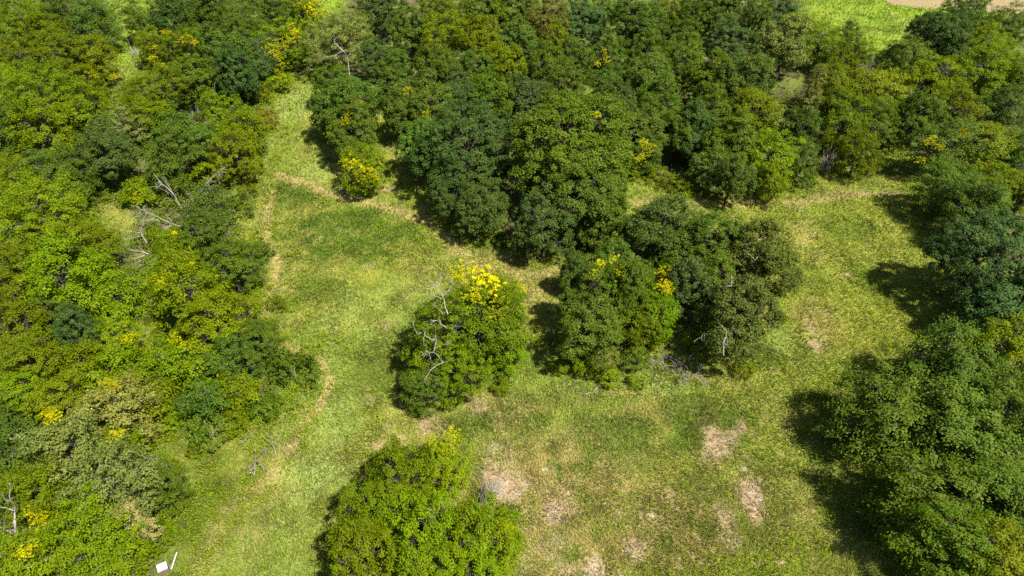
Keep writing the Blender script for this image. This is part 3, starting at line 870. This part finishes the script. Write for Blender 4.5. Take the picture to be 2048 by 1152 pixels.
for a in [(935,545,22),(962,555,26),(985,578,24),(1005,600,16),(1040,575,9),(915,545,16,'Y',.35),(990,625,14,'Y',.3),(950,590,20,'Y',.5),(1030,610,12,'Y',.5),
          (1330,545,14),(1340,560,15),(1325,570,12),(1335,580,10),(1225,520,16,'Y',.35),(1210,540,14,'Y',.4),(1185,545,12,'Y',.25),(1245,545,14,'Y',.6),(1195,525,8),
          (1290,285,9),(1298,296,10),(1285,312,9),(1275,318,7),(1209,100,6),(1212,118,7),(1196,126,6),(1192,228,6),
          (575,55,11),(580,75,12),(565,90,9),(535,95,10),(592,62,7),(555,110,9,'Y',.5),(560,130,12,'Y',.6),(545,105,8,'Y',.3),(625,10,16),(640,25,12),(610,5,12),
          (338,66,9),(328,64,7),(378,74,10),(368,82,9),(310,95,7),(305,115,7),(388,84,8),(322,130,5),(185,150,9,'Y',.4),(230,153,5,'Y',.4),
          (705,325,12),(720,335,13),(740,340,12),(690,325,10),(750,355,8,'Y',.3),(725,355,10,'Y',.5),(690,240,9,'Y',.1),(700,225,7,'Y',.1),(715,205,8,'Y',.5),(672,245,8,'Y',.5),(660,265,9,'Y',.7),
          (810,180,9,'Y',.1),(800,170,6,'Y',.4),(778,212,5),(852,225,4),
          (350,470,12,'Y',.2),(345,515,12),(365,525,12),(335,520,9),(380,530,8),(375,510,9),(320,555,12),(330,565,9),(340,550,8),(275,395,10,'Y',.45),(350,680,12,'Y',.4),(380,690,10,'Y',.4),(250,680,10,'Y',.2),(260,675,8),
          (225,770,10),(215,765,8,'Y',.1),(95,825,9,'Y',.1),(105,835,8,'Y',.2),(240,865,8),(230,870,7),(55,1100,8,'Y',.3),(62,1025,7,'Y',.2),(80,1040,6,'Y',.3),
          (1862,285,7),(1866,275,6),(1843,318,8),(1925,270,8),(1930,262,6),(1880,292,7,'Y',.2),
          (905,870,14,'Y',.6),(900,890,12,'Y',.6),(865,880,9,'Y',.6),(885,900,12,'Y',.7),(1010,1060,9,'Y',.6),
          (1088,55,11,'b'),(1100,70,9,'b'),(1075,62,8,'b'),(345,378,6,'r'),(352,372,5,'r'),(436,442,6,'r'),(363,728,6,'r'),(1358,300,4,'r'),(1366,304,4,'r'),(1637,287,6,'r'),(115,247,5,'r'),(65,258,5,'r'),(425,255,6,'r'),
          (1050,232,12,'p'),(1065,240,10,'p'),(1035,236,9,'p'),(1575,85,11,'p'),(1560,95,12,'p'),(1580,105,9,'p')]:
    autumn(*a)

# undergrowth in the woods: vines and saplings nobody could count
def undergrowth(n):
    px = RNG.uniform(-80, 2120, n*3); py = np.where(RNG.random(n*3) < .5, RNG.uniform(0, 420, n*3), RNG.uniform(400, 1200, n*3))
    left = RNG.random(n*3) < .55; px = np.where(left, RNG.uniform(-80, 680, n*3), px)
    u = (px-1024)/FPX; v = (py-576)/FPX; t = CAM_H/(sp+v*cp); x = u*t; y = (cp-v*sp)*t
    _, _, w = cover(x, y); pp = P(330, 1130)[:2]; k = RNG.random(len(x)) < w*(np.hypot(x-pp[0], y-pp[1]) > 1.2)*sstep(.36, .6, fbm(x, y, 5, 90, 3)+.12)
    x, y, t = x[k][:n], y[k][:n], t[k][:n]; m = len(x); nle = 9
    hh = 1.9*fbm(x, y, 3.5, 91, 3)**1.5
    p = np.stack([x, y, height(x, y)+hh*RNG.uniform(.3, 1.1, m)], 1)
    c = (p[:, None]+RNG.normal(0, .30, (m, nle, 3))*[1, 1, .6]).reshape(-1, 3)
    nrm = unit(RNG.normal(0, .45, (len(c), 3))+[.1, -.1, 1]); sc = np.repeat(t/75, nle)
    V = leaf_quads(c, nrm, .27*sc*RNG.uniform(.6, 1.3, len(c)), .17*sc*RNG.uniform(.6, 1.3, len(c)), RNG)
    me = mesh_np("undergrowth", V, np.arange(len(c)*4).reshape(-1, 4), attrs={"tint": np.repeat(RNG.random(len(c)), 4), "spray": np.repeat(np.repeat(fbm(x, y, 4, 95, 2), nle), 4)})
    me.materials.append(M_LEAF); return me
ug = new_obj("undergrowth", undergrowth(16000)); ug.color = (.085, .125, .014, 1)
tag(ug, "low leafy vines and saplings covering the woodland floor", "undergrowth", kind="stuff")

# weeds standing in the meadow, thickest along the wood edges
def weeds(n):
    px = RNG.uniform(-60, 2100, n*4); py = RNG.uniform(0, 1200, n*4)
    u = (px-1024)/FPX; v = (py-576)/FPX; t = CAM_H/(sp+v*cp); x = u*t; y = (cp-v*sp)*t
    d = -sdist(x, y, MEADOW); cl = fbm(x, y, 2.2, 120, 3)
    pr = (d > -1.5)*np.clip(np.exp(-np.maximum(d, 0)/3.5)*sstep(.42, .6, cl)+.05*sstep(.5, .62, cl), 0, 1)
    near = ((x-P(420, 900)[0])/9)**2+((y-P(420, 900)[1])/9)**2 < 1
    pp = P(330, 1130)[:2]; pr = pr*(np.hypot(x-pp[0], y-pp[1]) > 2.0)
    k = RNG.random(len(x)) < np.maximum(pr, near*(d > 0)*.6*sstep(.4, .55, cl))
    x, y, t, cl = x[k][:n], y[k][:n], t[k][:n], cl[k][:n]; m = len(x); nle = 7
    p = np.stack([x, y, height(x, y)+RNG.uniform(.08, .6, m)*(.3+cl)*(1+1.2*np.exp(-np.maximum(-sdist(x, y, MEADOW), 0)/2))], 1)
    c = (p[:, None]+RNG.normal(0, .18, (m, nle, 3))*[1, 1, .5]).reshape(-1, 3)
    nrm = unit(RNG.normal(0, .45, (len(c), 3))+[.1, -.1, 1]); sc = np.repeat(t/75, nle)
    V = leaf_quads(c, nrm, .19*sc*RNG.uniform(.6, 1.3, len(c)), .10*sc*RNG.uniform(.6, 1.3, len(c)), RNG)
    me = mesh_np("weeds", V, np.arange(len(c)*4).reshape(-1, 4), attrs={"tint": np.repeat(RNG.random(len(c)), 4), "spray": np.repeat(np.repeat(fbm(x, y, 4, 125, 2), nle), 4)})
    me.materials.append(M_LEAF); return me
wd = new_obj("weeds", weeds(26000)); wd.color = (.155, .215, .018, 1)
tag(wd, "leafy green weeds along the edges of the meadow", "weeds", kind="stuff")
# ------------------------------------------------------------------ dead wood
def limbs(lines, ox, oy, s, z0, z1, r0, rng, twigs=0, tl=.8):
    """crooked limbs through photo points, rising from height z0 to z1 along each line"""
    T = Tubes(); org = None
    for ln in lines:
        w = r0; ln = list(ln)
        if isinstance(ln[0], (int, float)): w = ln.pop(0)
        n = len(ln); pts = []
        za, zb = z0, z1
        if isinstance(ln[-1], (int, float)): zb = ln.pop(); n -= 1
        if isinstance(ln[-1], (int, float)): za = ln.pop(); n -= 1
        for i, (a, b) in enumerate(ln):
            f = i/(n-1); pts.append(P(ox+a/s, oy+b/s, za+(zb-za)*f+rng.normal(0, .05)))
        pts = np.array(pts)
        fine = [pts[0]]
        for p, q in zip(pts[:-1], pts[1:]): fine += list(bend(p, q, rng, .05, 3)[1:])
        T.add(fine, w*.44, w*.10, 5)
        for _ in range(twigs):
            k = rng.integers(1, len(fine)); d = unit(np.array(fine[k])-np.array(fine[k-1]))
            e = np.array(fine[k])+unit(d+rng.normal(0, .6, 3))*tl*rng.uniform(.4, 1.2)
            e[2] = max(e[2], .1)
            T.add(bend(fine[k], e, rng, .12, 4), w*.35, .008, 3)
            e2 = (np.array(fine[k])+e)/2; T.add(bend(e2, e2+unit(d+rng.normal(0, .8, 3))*tl*.5, rng, .1, 3), w*.2, .006, 3)
    return T
def local(T, name, origin, mat):
    me = mesh_np(name, np.concatenate(T.V)-np.asarray(origin), T.Q, T.T, smooth=True); me.materials.append(mat); return me
def dead_thing(name, T, label, cat, mat=M_DEAD, group=None, part="branches"):
    V = np.concatenate(T.V); o = V[np.argmin(V[:, 2])].copy()
    ob = new_obj(name, local(T, part, o, mat)); ob.location = o
    return tag(ob, label, cat, group)
def fan(px, py, tips, z0, z1, r, n, rng, tw=2, jit=.25, tl=.7):
    T = Tubes(); b = P(px, py, z0); tp = np.array([P(a, c, z1) for a, c in tips])
    for _ in range(n):
        w = rng.dirichlet(np.ones(len(tp))*.5); e = w@tp; e = b+(e-b)*rng.uniform(.55, 1.08)+rng.normal(0, jit, 3)
        e[2] = max(e[2], .1)
        s = b+rng.normal(0, .18, 3)*[1, 1, .2]
        l = bend(s, e, rng, .06, 5); T.add(l, r, .010, 4)
        for _ in range(tw):
            k = rng.integers(1, 4); T.add(bend(l[k], l[k]+unit((e-b)+rng.normal(0, .5, 3)*np.linalg.norm(e-b))*tl*rng.uniform(.5, 1.2), rng, .1, 3), r*.45, .008, 3)
    return T
rg = np.random.default_rng(5)
# dead limbs on the lone yellow-topped tree: parts of that tree
lone = next(t for t in TREES if t['e'].get('label', '').startswith('bright green lone'))
bpy.context.view_layer.update()
def limb_part(T, tree, label):
    e = tree['e']; M = np.array(e.matrix_world.inverted()); V = np.concatenate(T.V)
    V = V@M[:3, :3].T+M[:3, 3]
    me = mesh_np("dead_branch", V, T.Q, T.T, smooth=True); me.materials.append(M_DEAD)
    o = new_obj("dead_branch", me, e); o["label"] = label
limb_part(limbs([[.14,(430,400),(410,350),(405,300),(385,250),(345,205),(320,185),(290,140)],[.08,(345,205),(370,170),(380,120),(410,100),10.6,11.2],[.07,(385,290),(350,270),(318,262),10,10.4],[.08,(405,270),(425,240),(455,190),(470,175),10.2,11],
    [.07,(395,400),(375,380),(345,345),(312,318),9.6,10],[.05,(345,205),(285,210),(255,212),10.6,10.8]], 780, 520, 3.717, 9.4, 11, .1, rg, 3, .9), lone, "bare grey limb at the upper left")
limb_part(limbs([[.16,(420,500),(385,482),(355,452),(325,450),(250,460),8.6,8.4],[.12,(385,482),(330,490),(270,510),(205,555),(185,515),(178,485),8.6,8.2],[.11,(258,520),(258,560),(310,590),(345,600),(330,665),(325,685),(380,740),(400,760),(440,748),8.3,8.0],
    [.06,(258,560),(245,590),(255,625),(275,650),8.3,8],[.07,(325,685),(270,690),(240,735),8.1,7.6],[.06,(325,660),(370,640),(405,625),8.1,8.4],[.09,(400,760),(350,780),(300,820),(270,870),(240,860),8,7.2],
    [.05,(345,600),(338,530),8.2,8.6],[.05,(290,690),(305,760),8,7.7],[.05,(325,685),(285,680),(215,690),8,7.6]], 780, 520, 3.717, 8.5, 8, .1, rg, 2, .7), lone, "crooked bare grey limbs low on the left")
oak = next(t for t in TREES if t['e'].get('label', '').startswith('rust-flecked'))
limb_part(limbs([[.085,(1195,640),(1195,490),(1225,420),(1225,350),(1160,290)],[.07,(1225,350),(1300,345)],[.07,(1225,420),(1235,520)],[.07,(960,380),(890,450)],[.06,(960,380),(990,385)]], 1240, 600, 5.76, 9.0, 9.6, .1, rg, 2, .6), oak, "bare grey branch hanging in the crown")
limb_part(limbs([[.13,(1075,540),(1075,470)],[.12,(1195,410),(1225,375)],[.06,(1205,395),(1190,375)],[.12,(1020,545),(1075,540)],[.07,(1160,320),(1185,300)]], 1080, 380, 2.809, 9.6, 10.4, .1, rg, 1, .5), oak, "bare grey limbs showing through the crown")
# fallen and standing dead trees
DT = "dead trees and fallen branches"
dead_thing("dead_tree", limbs([[.24,(875,690),(865,660),(830,570),(760,490),(710,400),(660,320),(540,220),(440,90),.3,7.5],[.12,(760,490),(690,400),(640,330),(520,270),3,6.5],[.09,(660,320),(600,220),(550,190),5,7],
    [.14,(830,540),(880,450),(940,370),(1010,270),(1080,180),(1200,70),(1290,90),2,8],[.09,(1010,270),(1130,190),(1200,190),5,7],[.08,(900,410),(1000,370),(1080,310),4,6],[.2,(830,545),(815,480),(800,415),2.4,4.6],[.09,(960,470),(880,370),(860,320),3,5.5],
    [.07,(1080,180),(1150,120),(1220,130),6.5,7.5]], 230, 330, 5.76, .3, 7, .1, rg, 4, 1.3), "tall bare dead tree forking into two silvery limbs above the thicket", "dead tree", group=DT)
dead_thing("fallen_tree", limbs([[.2,(880,750),(850,720),(700,695),(600,650),(480,590),(350,540),(330,490),1.6,3.6],[.1,(480,590),(380,560),(230,540),3,3.2],[.1,(500,630),(420,640),(310,700),(290,760),3,2.4],[.08,(700,695),(590,710),(560,730),2,2],
    [.07,(420,565),(320,560),(250,600),3,3],[.06,(450,620),(330,640),(240,660),3,2.6]], 230, 330, 5.76, 1.6, 3, .1, rg, 6, 1.4), "grey fallen tree with splayed twigs lying left of the forked dead tree", "fallen tree", group=DT)
dead_thing("fallen_tree", limbs([[.17,(370,895),(310,810),(280,730)],[.1,(300,785),(200,770),(90,755)],[.1,(305,820),(200,840),(40,875)],[.06,(300,810),(240,800)]], 230, 330, 5.76, 2.6, 3.2, .1, rg, 1, .6), "pale broken trunk with two long limbs pointing left, below the fallen twiggy tree", "fallen tree", group=DT)
dead_thing("fallen_branch", limbs([[.14,(385,1025),(270,990),(150,960)],[.06,(300,1000),(200,990)]], 230, 330, 5.76, 2.6, 2.9, .1, rg, 1, .5), "upper of the two pale broken limbs poking from bushes at left of the yellow sprays", "fallen branch", group=DT)
dead_thing("fallen_branch", limbs([[.15,(345,1035),(280,1060),(205,1082)]], 230, 330, 5.76, 2.6, 2.7, .1, rg, 0), "thick pale log just under the slimmer forked limb, left of the yellow sprays", "log", group=DT)
dead_thing("fallen_branch", limbs([[.12,(315,1103),(270,1115),(225,1133)]], 230, 330, 5.76, 2.6, 2.7, .1, rg, 0), "short reddish log end, lowest of the logs left of the yellow sprays", "log", M_TWIG, group=DT)
dead_thing("dead_tree", limbs([[.13,(1320,440),(1330,370),(1340,310)],[.08,(1320,400),(1280,340),(1230,300)],[.06,(1320,395),(1260,390)]], 230, 330, 5.76, .2, 3.2, .1, rg, 4, .8), "small three-pronged dead sapling by the meadow, right of the forked dead tree", "dead tree", group=DT)
dead_thing("dead_tree", limbs([[.22,(400,1000),(385,960),(350,830),(325,780),.2,2.6],[.2,(250,700),(200,660),(180,620),(180,480),(180,340),(160,280),(115,200),(125,100),(110,30),2.4,8.5],[.06,(125,110),(160,70),7.5,8.3],[.11,(175,370),(100,340),(0,325),(-60,330),5.6,6.4],[.06,(100,338),(80,260),6,7],
    [.06,(180,345),(215,345),(200,285),5.8,6.6],[.1,(165,470),(170,590),4.6,3.6],[.07,(250,670),(300,600),(400,565),(570,545),2.6,4.2],[.07,(185,670),(80,600),(0,560),2.8,4],[.12,(300,770),(260,700),2.6,2.8]], 0, 960, 6, .3, 8, .1, rg, 2, .8), "tall pale snag with one arm reaching out of frame at lower left", "dead tree", group=DT)
dead_thing("dead_sapling", limbs([[.09,(1140,1040),(1110,940)],[.09,(1140,1040),(1145,930)],[.07,(1140,1040),(1185,975)]], 0, 960, 6, 2.6, 4.2, .1, rg, 1, .4), "cluster of three white bare stems among bright green leaves at bottom left", "dead sapling", group=DT)
dead_thing("fallen_branch", limbs([[.08,(960,1072),(850,1020),(720,890)],[.06,(940,1065),(925,930)],[.04,(990,980),(960,930)]], 0, 960, 6, 3.4, 4.2, .1, rg, 1, .5), "thin white V-shaped branch lying in the bright foliage at bottom left", "dead branch", group=DT)
dead_thing("broken_trunk", limbs([[.1,(835,465),(870,430),(905,400)]], 0, 960, 6, 2.0, 3.2, .1, rg, 0), "short orange-brown broken trunk leaning over a dark gap in the pale olive tree", "log", M_TWIG, group=DT)
dead_thing("brush_pile", limbs([[.1,(330,660),(400,700),(460,740),(520,780),(560,805),(630,815)],[.09,(520,630),(580,660),(680,700),(740,740),(790,800)],[.07,(620,660),(700,665),(780,670)],[.06,(670,700),(700,780),(740,880)],[.08,(740,820),(810,845),(880,880),(950,930),(980,980)],
    [.05,(880,880),(940,900),(1000,925)],[.07,(690,990),(690,905),(720,880)],[.06,(770,990),(765,930),(800,890)],[.06,(330,660),(350,720),(390,750)],[.05,(500,690),(520,640)],[.05,(600,720),(640,760),(660,740)],[.05,(880,850),(920,800)],[.06,(520,780),(500,720),(450,690)]],
    1240, 600, 5.76, .7, 1.3, .08, rg, 6, .9), "sprawling heap of grey dead branches at the foot of the oak clump", "brush pile", group=DT)
dead_thing("fallen_log", limbs([[.22,(385,442),(480,415),(560,395),(625,400)]], 1240, 600, 5.76, 1.0, 1.3, .2, rg, 0), "thick pale grey log jutting from dark shade inside the oak clump", "log", group=DT)
dead_thing("bare_shrub", fan(960, 1012, [(985,920),(1003,945),(1012,972),(962,945),(1018,990)], 1.0, 3.2, .032, 40, rg, 3, .3, .8), "silvery leafless shrub fanning out beside the bare pinkish patch", "bare shrub", M_DEAD, group=DT)
dead_thing("bare_shrub", fan(838, 935, [(820,885),(842,870),(828,895),(848,900)], .6, 4.2, .035, 46, rg, 4, .28, .6), "dark leafless shrub behind the lowest tree, beside lime green tips", "bare shrub", M_DARKTWIG, group=DT)
dead_thing("fallen_branch", limbs([[.085,(1465,580),(1470,500),(1470,445)],[.085,(1470,500),(1430,530)],[.085,(1475,500),(1510,520)],[.085,(1470,510),(1445,560)]], 0, 752, 2.88, .4, 1.0, .06, rg, 4, .7), "grey branch splayed like a fork in the grass at lower left, nearest the viewer", "fallen branch", group=DT)
dead_thing("fallen_branch", limbs([[.085,(1590,460),(1575,410),(1530,360)],[.085,(1575,400),(1600,370),(1540,340)],[.085,(1545,400),(1520,430)]], 0, 752, 2.88, .4, 1.0, .06, rg, 4, .7), "grey twiggy branch right of the forked one in the lower left grass", "fallen branch", group=DT)
dead_thing("fallen_branch", limbs([[.085,(1470,315),(1430,350),(1405,375)]], 0, 752, 2.88, .4, 1.0, .06, rg, 5, .7), "small dead branch above the forked one in the lower left grass", "fallen branch", group=DT)
dead_thing("fallen_branch", limbs([[.11,(790,455),(850,470),(890,450)],[.09,(850,470),(880,500),(930,510)],[.07,(820,462),(850,490)]], 0, 752, 2.88, 2.2, 2.6, .06, rg, 3, .8), "forked grey branch sticking out right of the pale olive tree into the grass", "dead branch", group=DT)
dead_thing("fallen_branch", limbs([[.12,(570,555),(590,545),(700,505)],[.1,(575,550),(570,490),(600,465)],[.06,(650,520),(690,560)]], 0, 752, 2.88, 5.0, 5.4, .06, rg, 2, .7), "twisted grey limbs around a brown gap in the pale olive tree", "dead branch", group=DT)
dead_thing("fallen_log", limbs([[.15,(1305,120),(1350,136)]], 0, 752, 2.88, .3, .3, .06, rg, 0), "short pale log on the brown bank under the thicket edge", "log", group=DT)
dead_thing("fallen_branch", limbs([[.06,(1680,108),(1740,95),(1775,60),(1785,20)],[.04,(1775,60),(1850,40)]], 580, 752, 2.88, .15, .3, .06, rg, 4, .6), "thin pale branch lying in grass below the left part of the oak clump", "fallen branch", group=DT)
dead_thing("dead_tree", limbs([[.13,(1242,625),(1240,540),(1237,475)]], 0, 0, 2.88, 2.5, 7.0, .06, rg, 1, .5), "thin straight white trunk standing alone among upper left trees", "dead tree", group=DT)
dead_thing("dead_tree", fan(400, 275, [(372,195),(388,205),(402,215),(415,220),(362,215)], .5, 6.5, .05, 30, rg, 4, .5, 1.0), "grey leafless tree of many fine twigs in the upper left woods", "dead tree", M_TWIG, group=DT)
dead_thing("fallen_branch", fan(275, 112, [(252,100),(262,88),(270,82),(258,112)], .2, 1.2, .05, 20, rg, 2, .3, .9), "grey brush of fallen twigs in the small clearing at upper left", "brush pile", M_DEAD, group=DT)
dead_thing("dead_tree", limbs([[.14,(645,570),(645,500),(645,440),(660,400)],[.08,(645,450),(635,400),(640,370)],[.06,(650,430),(690,380)]], 680, 0, 2.88, 3.5, 8.5, .06, rg, 3, 1.0), "pale bare Y-shaped trunk among green oaks behind the big double oak", "dead tree", group=DT)
dead_thing("brush_pile", fan(762, 195, [(722,170),(770,182),(745,178),(740,195)], .3, 1.3, .06, 22, rg, 2, .3, .8), "heap of cut branches on straw between the path-side trees and forest", "brush pile", M_DEAD, group=DT)
dead_thing("dead_tree", fan(1890, 165, [(1875,130),(1890,122),(1908,124),(1882,140)], 4.0, 9.5, .04, 30, rg, 4, .4, 1.0), "grey bare twigs rising out of right-hand forest below big dark oak", "dead tree", M_TWIG, group=DT)
dead_thing("bare_shrub", fan(1648, 345, [(1640,305),(1660,295),(1675,298),(1672,318)], .4, 4.0, .05, 30, rg, 4, .35, .9), "purplish grey leafless shrub at forest edge above the straw track", "bare shrub", M_TWIG, group=DT)
dead_thing("bare_shrub", fan(1738, 140, [(1725,125),(1745,120),(1735,112)], 3.5, 7.0, .04, 18, rg, 3, .4, .9), "faint grey twigs in the forest below the bright field corner", "dead tree", M_TWIG, group=DT)
pale = next(t for t in TREES if t['e'].get('label', '').startswith('pale yellowish'))
limb_part(limbs([[.30,(290,480),(270,400),(262,320),(240,280),(195,235),2.0,8.5],[.12,(262,320),(280,285),6,7],[.13,(240,280),(190,305),(130,312),7,7.6],[.12,(240,285),(190,240),(185,200),7.4,9],[.08,(210,360),(215,420),(240,450),4,3],[.09,(290,470),(300,440),(290,410),2,3.6],[.08,(270,480),(240,430),(215,410),2,3.4]], 600, 0, 2.743, 2, 8, .1, rg, 3, .9), pale, "bare pale trunk and limbs")
dbl = next(t for t in TREES if t['e'].get('label', '').startswith('broad dark oak'))
limb_part(limbs([[.34,(890,1150),(885,1040),(880,960),.5,6],[.2,(880,1000),(850,900),(880,830),4,9],[.16,(1030,1090),(1020,1040),(1000,990),3,6],[.1,(940,1130),(900,1250),3,3.4]], 680, 0, 2.88, .5, 6, .1, rg, 2, .9), dbl, "grey trunk showing in the gap between crowns")

# ------------------------------------------------------------------ discarded things at the lower left
M_WHITE = plain_material("white_sheet", (.66, .66, .63), .5, (.36, .33, .26), .6)
M_BLUE = plain_material("blue_paint", (.05, .13, .32), .5)
M_RUST = plain_material("rusty_frame", (.16, .09, .06), .8)
def box(name, sx, sy, sz, mat, parent, loc, rot=(0, 0, 0), bev=.01):
    import bmesh
    bm = bmesh.new(); bmesh.ops.create_cube(bm, size=1); bmesh.ops.scale(bm, vec=(sx, sy, sz), verts=bm.verts)
    bmesh.ops.bevel(bm, geom=bm.edges[:], offset=bev, segments=2, affect='EDGES')
    me = bpy.data.meshes.new(name); bm.to_mesh(me); bm.free(); me.materials.append(mat)
    o = new_obj(name, me, parent); o.location = loc; o.rotation_euler = rot; return o
p0 = P(324, 1134, .8)
crate = bpy.data.objects.new("panel_stack", None); COL.objects.link(crate); crate.location = (p0[0], p0[1], gz(p0[0], p0[1]))
crate.rotation_euler = (0, 0, math.radians(32)); crate.scale = (.80, .80, .95)
tag(crate, "stack of three white panels dumped at the thicket edge at bottom left", "panels")
for j in range(3):
    box("panel", .27, .74, .05, M_WHITE, crate, (-.29+.29*j, RNG.normal(0, .03), .78+.012*j), (math.radians(6), math.radians(-5), RNG.normal(0, .02)))
box("frame", .86, .66, .66, M_RUST, crate, (0, 0, .36), bev=.03)
p1 = P(346, 1118, 1.0); post = bpy.data.objects.new("leaning_post", None); COL.objects.link(post)
post.location = (p1[0], p1[1], gz(p1[0], p1[1])); post.rotation_euler = (0, 0, math.radians(-14)); post.scale = (.64, .64, .7)
tag(post, "leaning white and blue board beside the white panels at bottom left", "board")
box("white_board", .12, 1.9, .06, M_WHITE, post, (.0, 0, 1.0), (math.radians(20), math.radians(-20), 0))
box("blue_board", .10, .75, .05, M_BLUE, post, (-.14, -.55, .70), (math.radians(20), math.radians(-20), 0))
box("prop", .08, .08, 1.0, M_RUST, post, (0, .1, .46), (0, 0, 0))
# the brown pool just showing at the left edge
pw = P(2, 412, 0); m, n, l = nodes_of("muddy_water")
pr = nd(n, "ShaderNodeBsdfPrincipled"); pr.inputs['Base Color'].default_value = (.13, .085, .05, 1); pr.inputs['Roughness'].default_value = .12
no = nd(n, "ShaderNodeTexNoise"); no.inputs['Scale'].default_value = 2.0; bp = nd(n, "ShaderNodeBump"); bp.inputs['Strength'].default_value = .05
l.new(no.outputs[0], bp.inputs['Height']); l.new(bp.outputs[0], pr.inputs['Normal'])
o = nd(n, "ShaderNodeOutputMaterial"); l.new(pr.outputs[0], o.inputs[0])
th = np.linspace(0, 2*np.pi, 33)[:-1]; rr = 1+.15*np.sin(3*th)+.08*np.sin(7*th+1)
Vp = np.stack([np.cos(th)*rr*4.5, np.sin(th)*rr*2.2, np.zeros(32)], 1); zt = max(float(v) for v in height(pw[0]+Vp[:, 0], pw[1]+Vp[:, 1]))+.05
Vp = np.vstack([Vp, Vp*[1.06, 1.1, 1]-[0, 0, .9], [[0, 0, 0]]])
pm = mesh_np("pool", Vp, [(j, j+32, (j+1) % 32+32, (j+1) % 32) for j in range(32)], [(64, j, (j+1) % 32) for j in range(32)])
pool = new_obj("pool", pm, mat=m); pool.location = (pw[0]-3.2, pw[1], zt)
tag(pool, "brown muddy pool at the left edge of the frame", kind="structure")
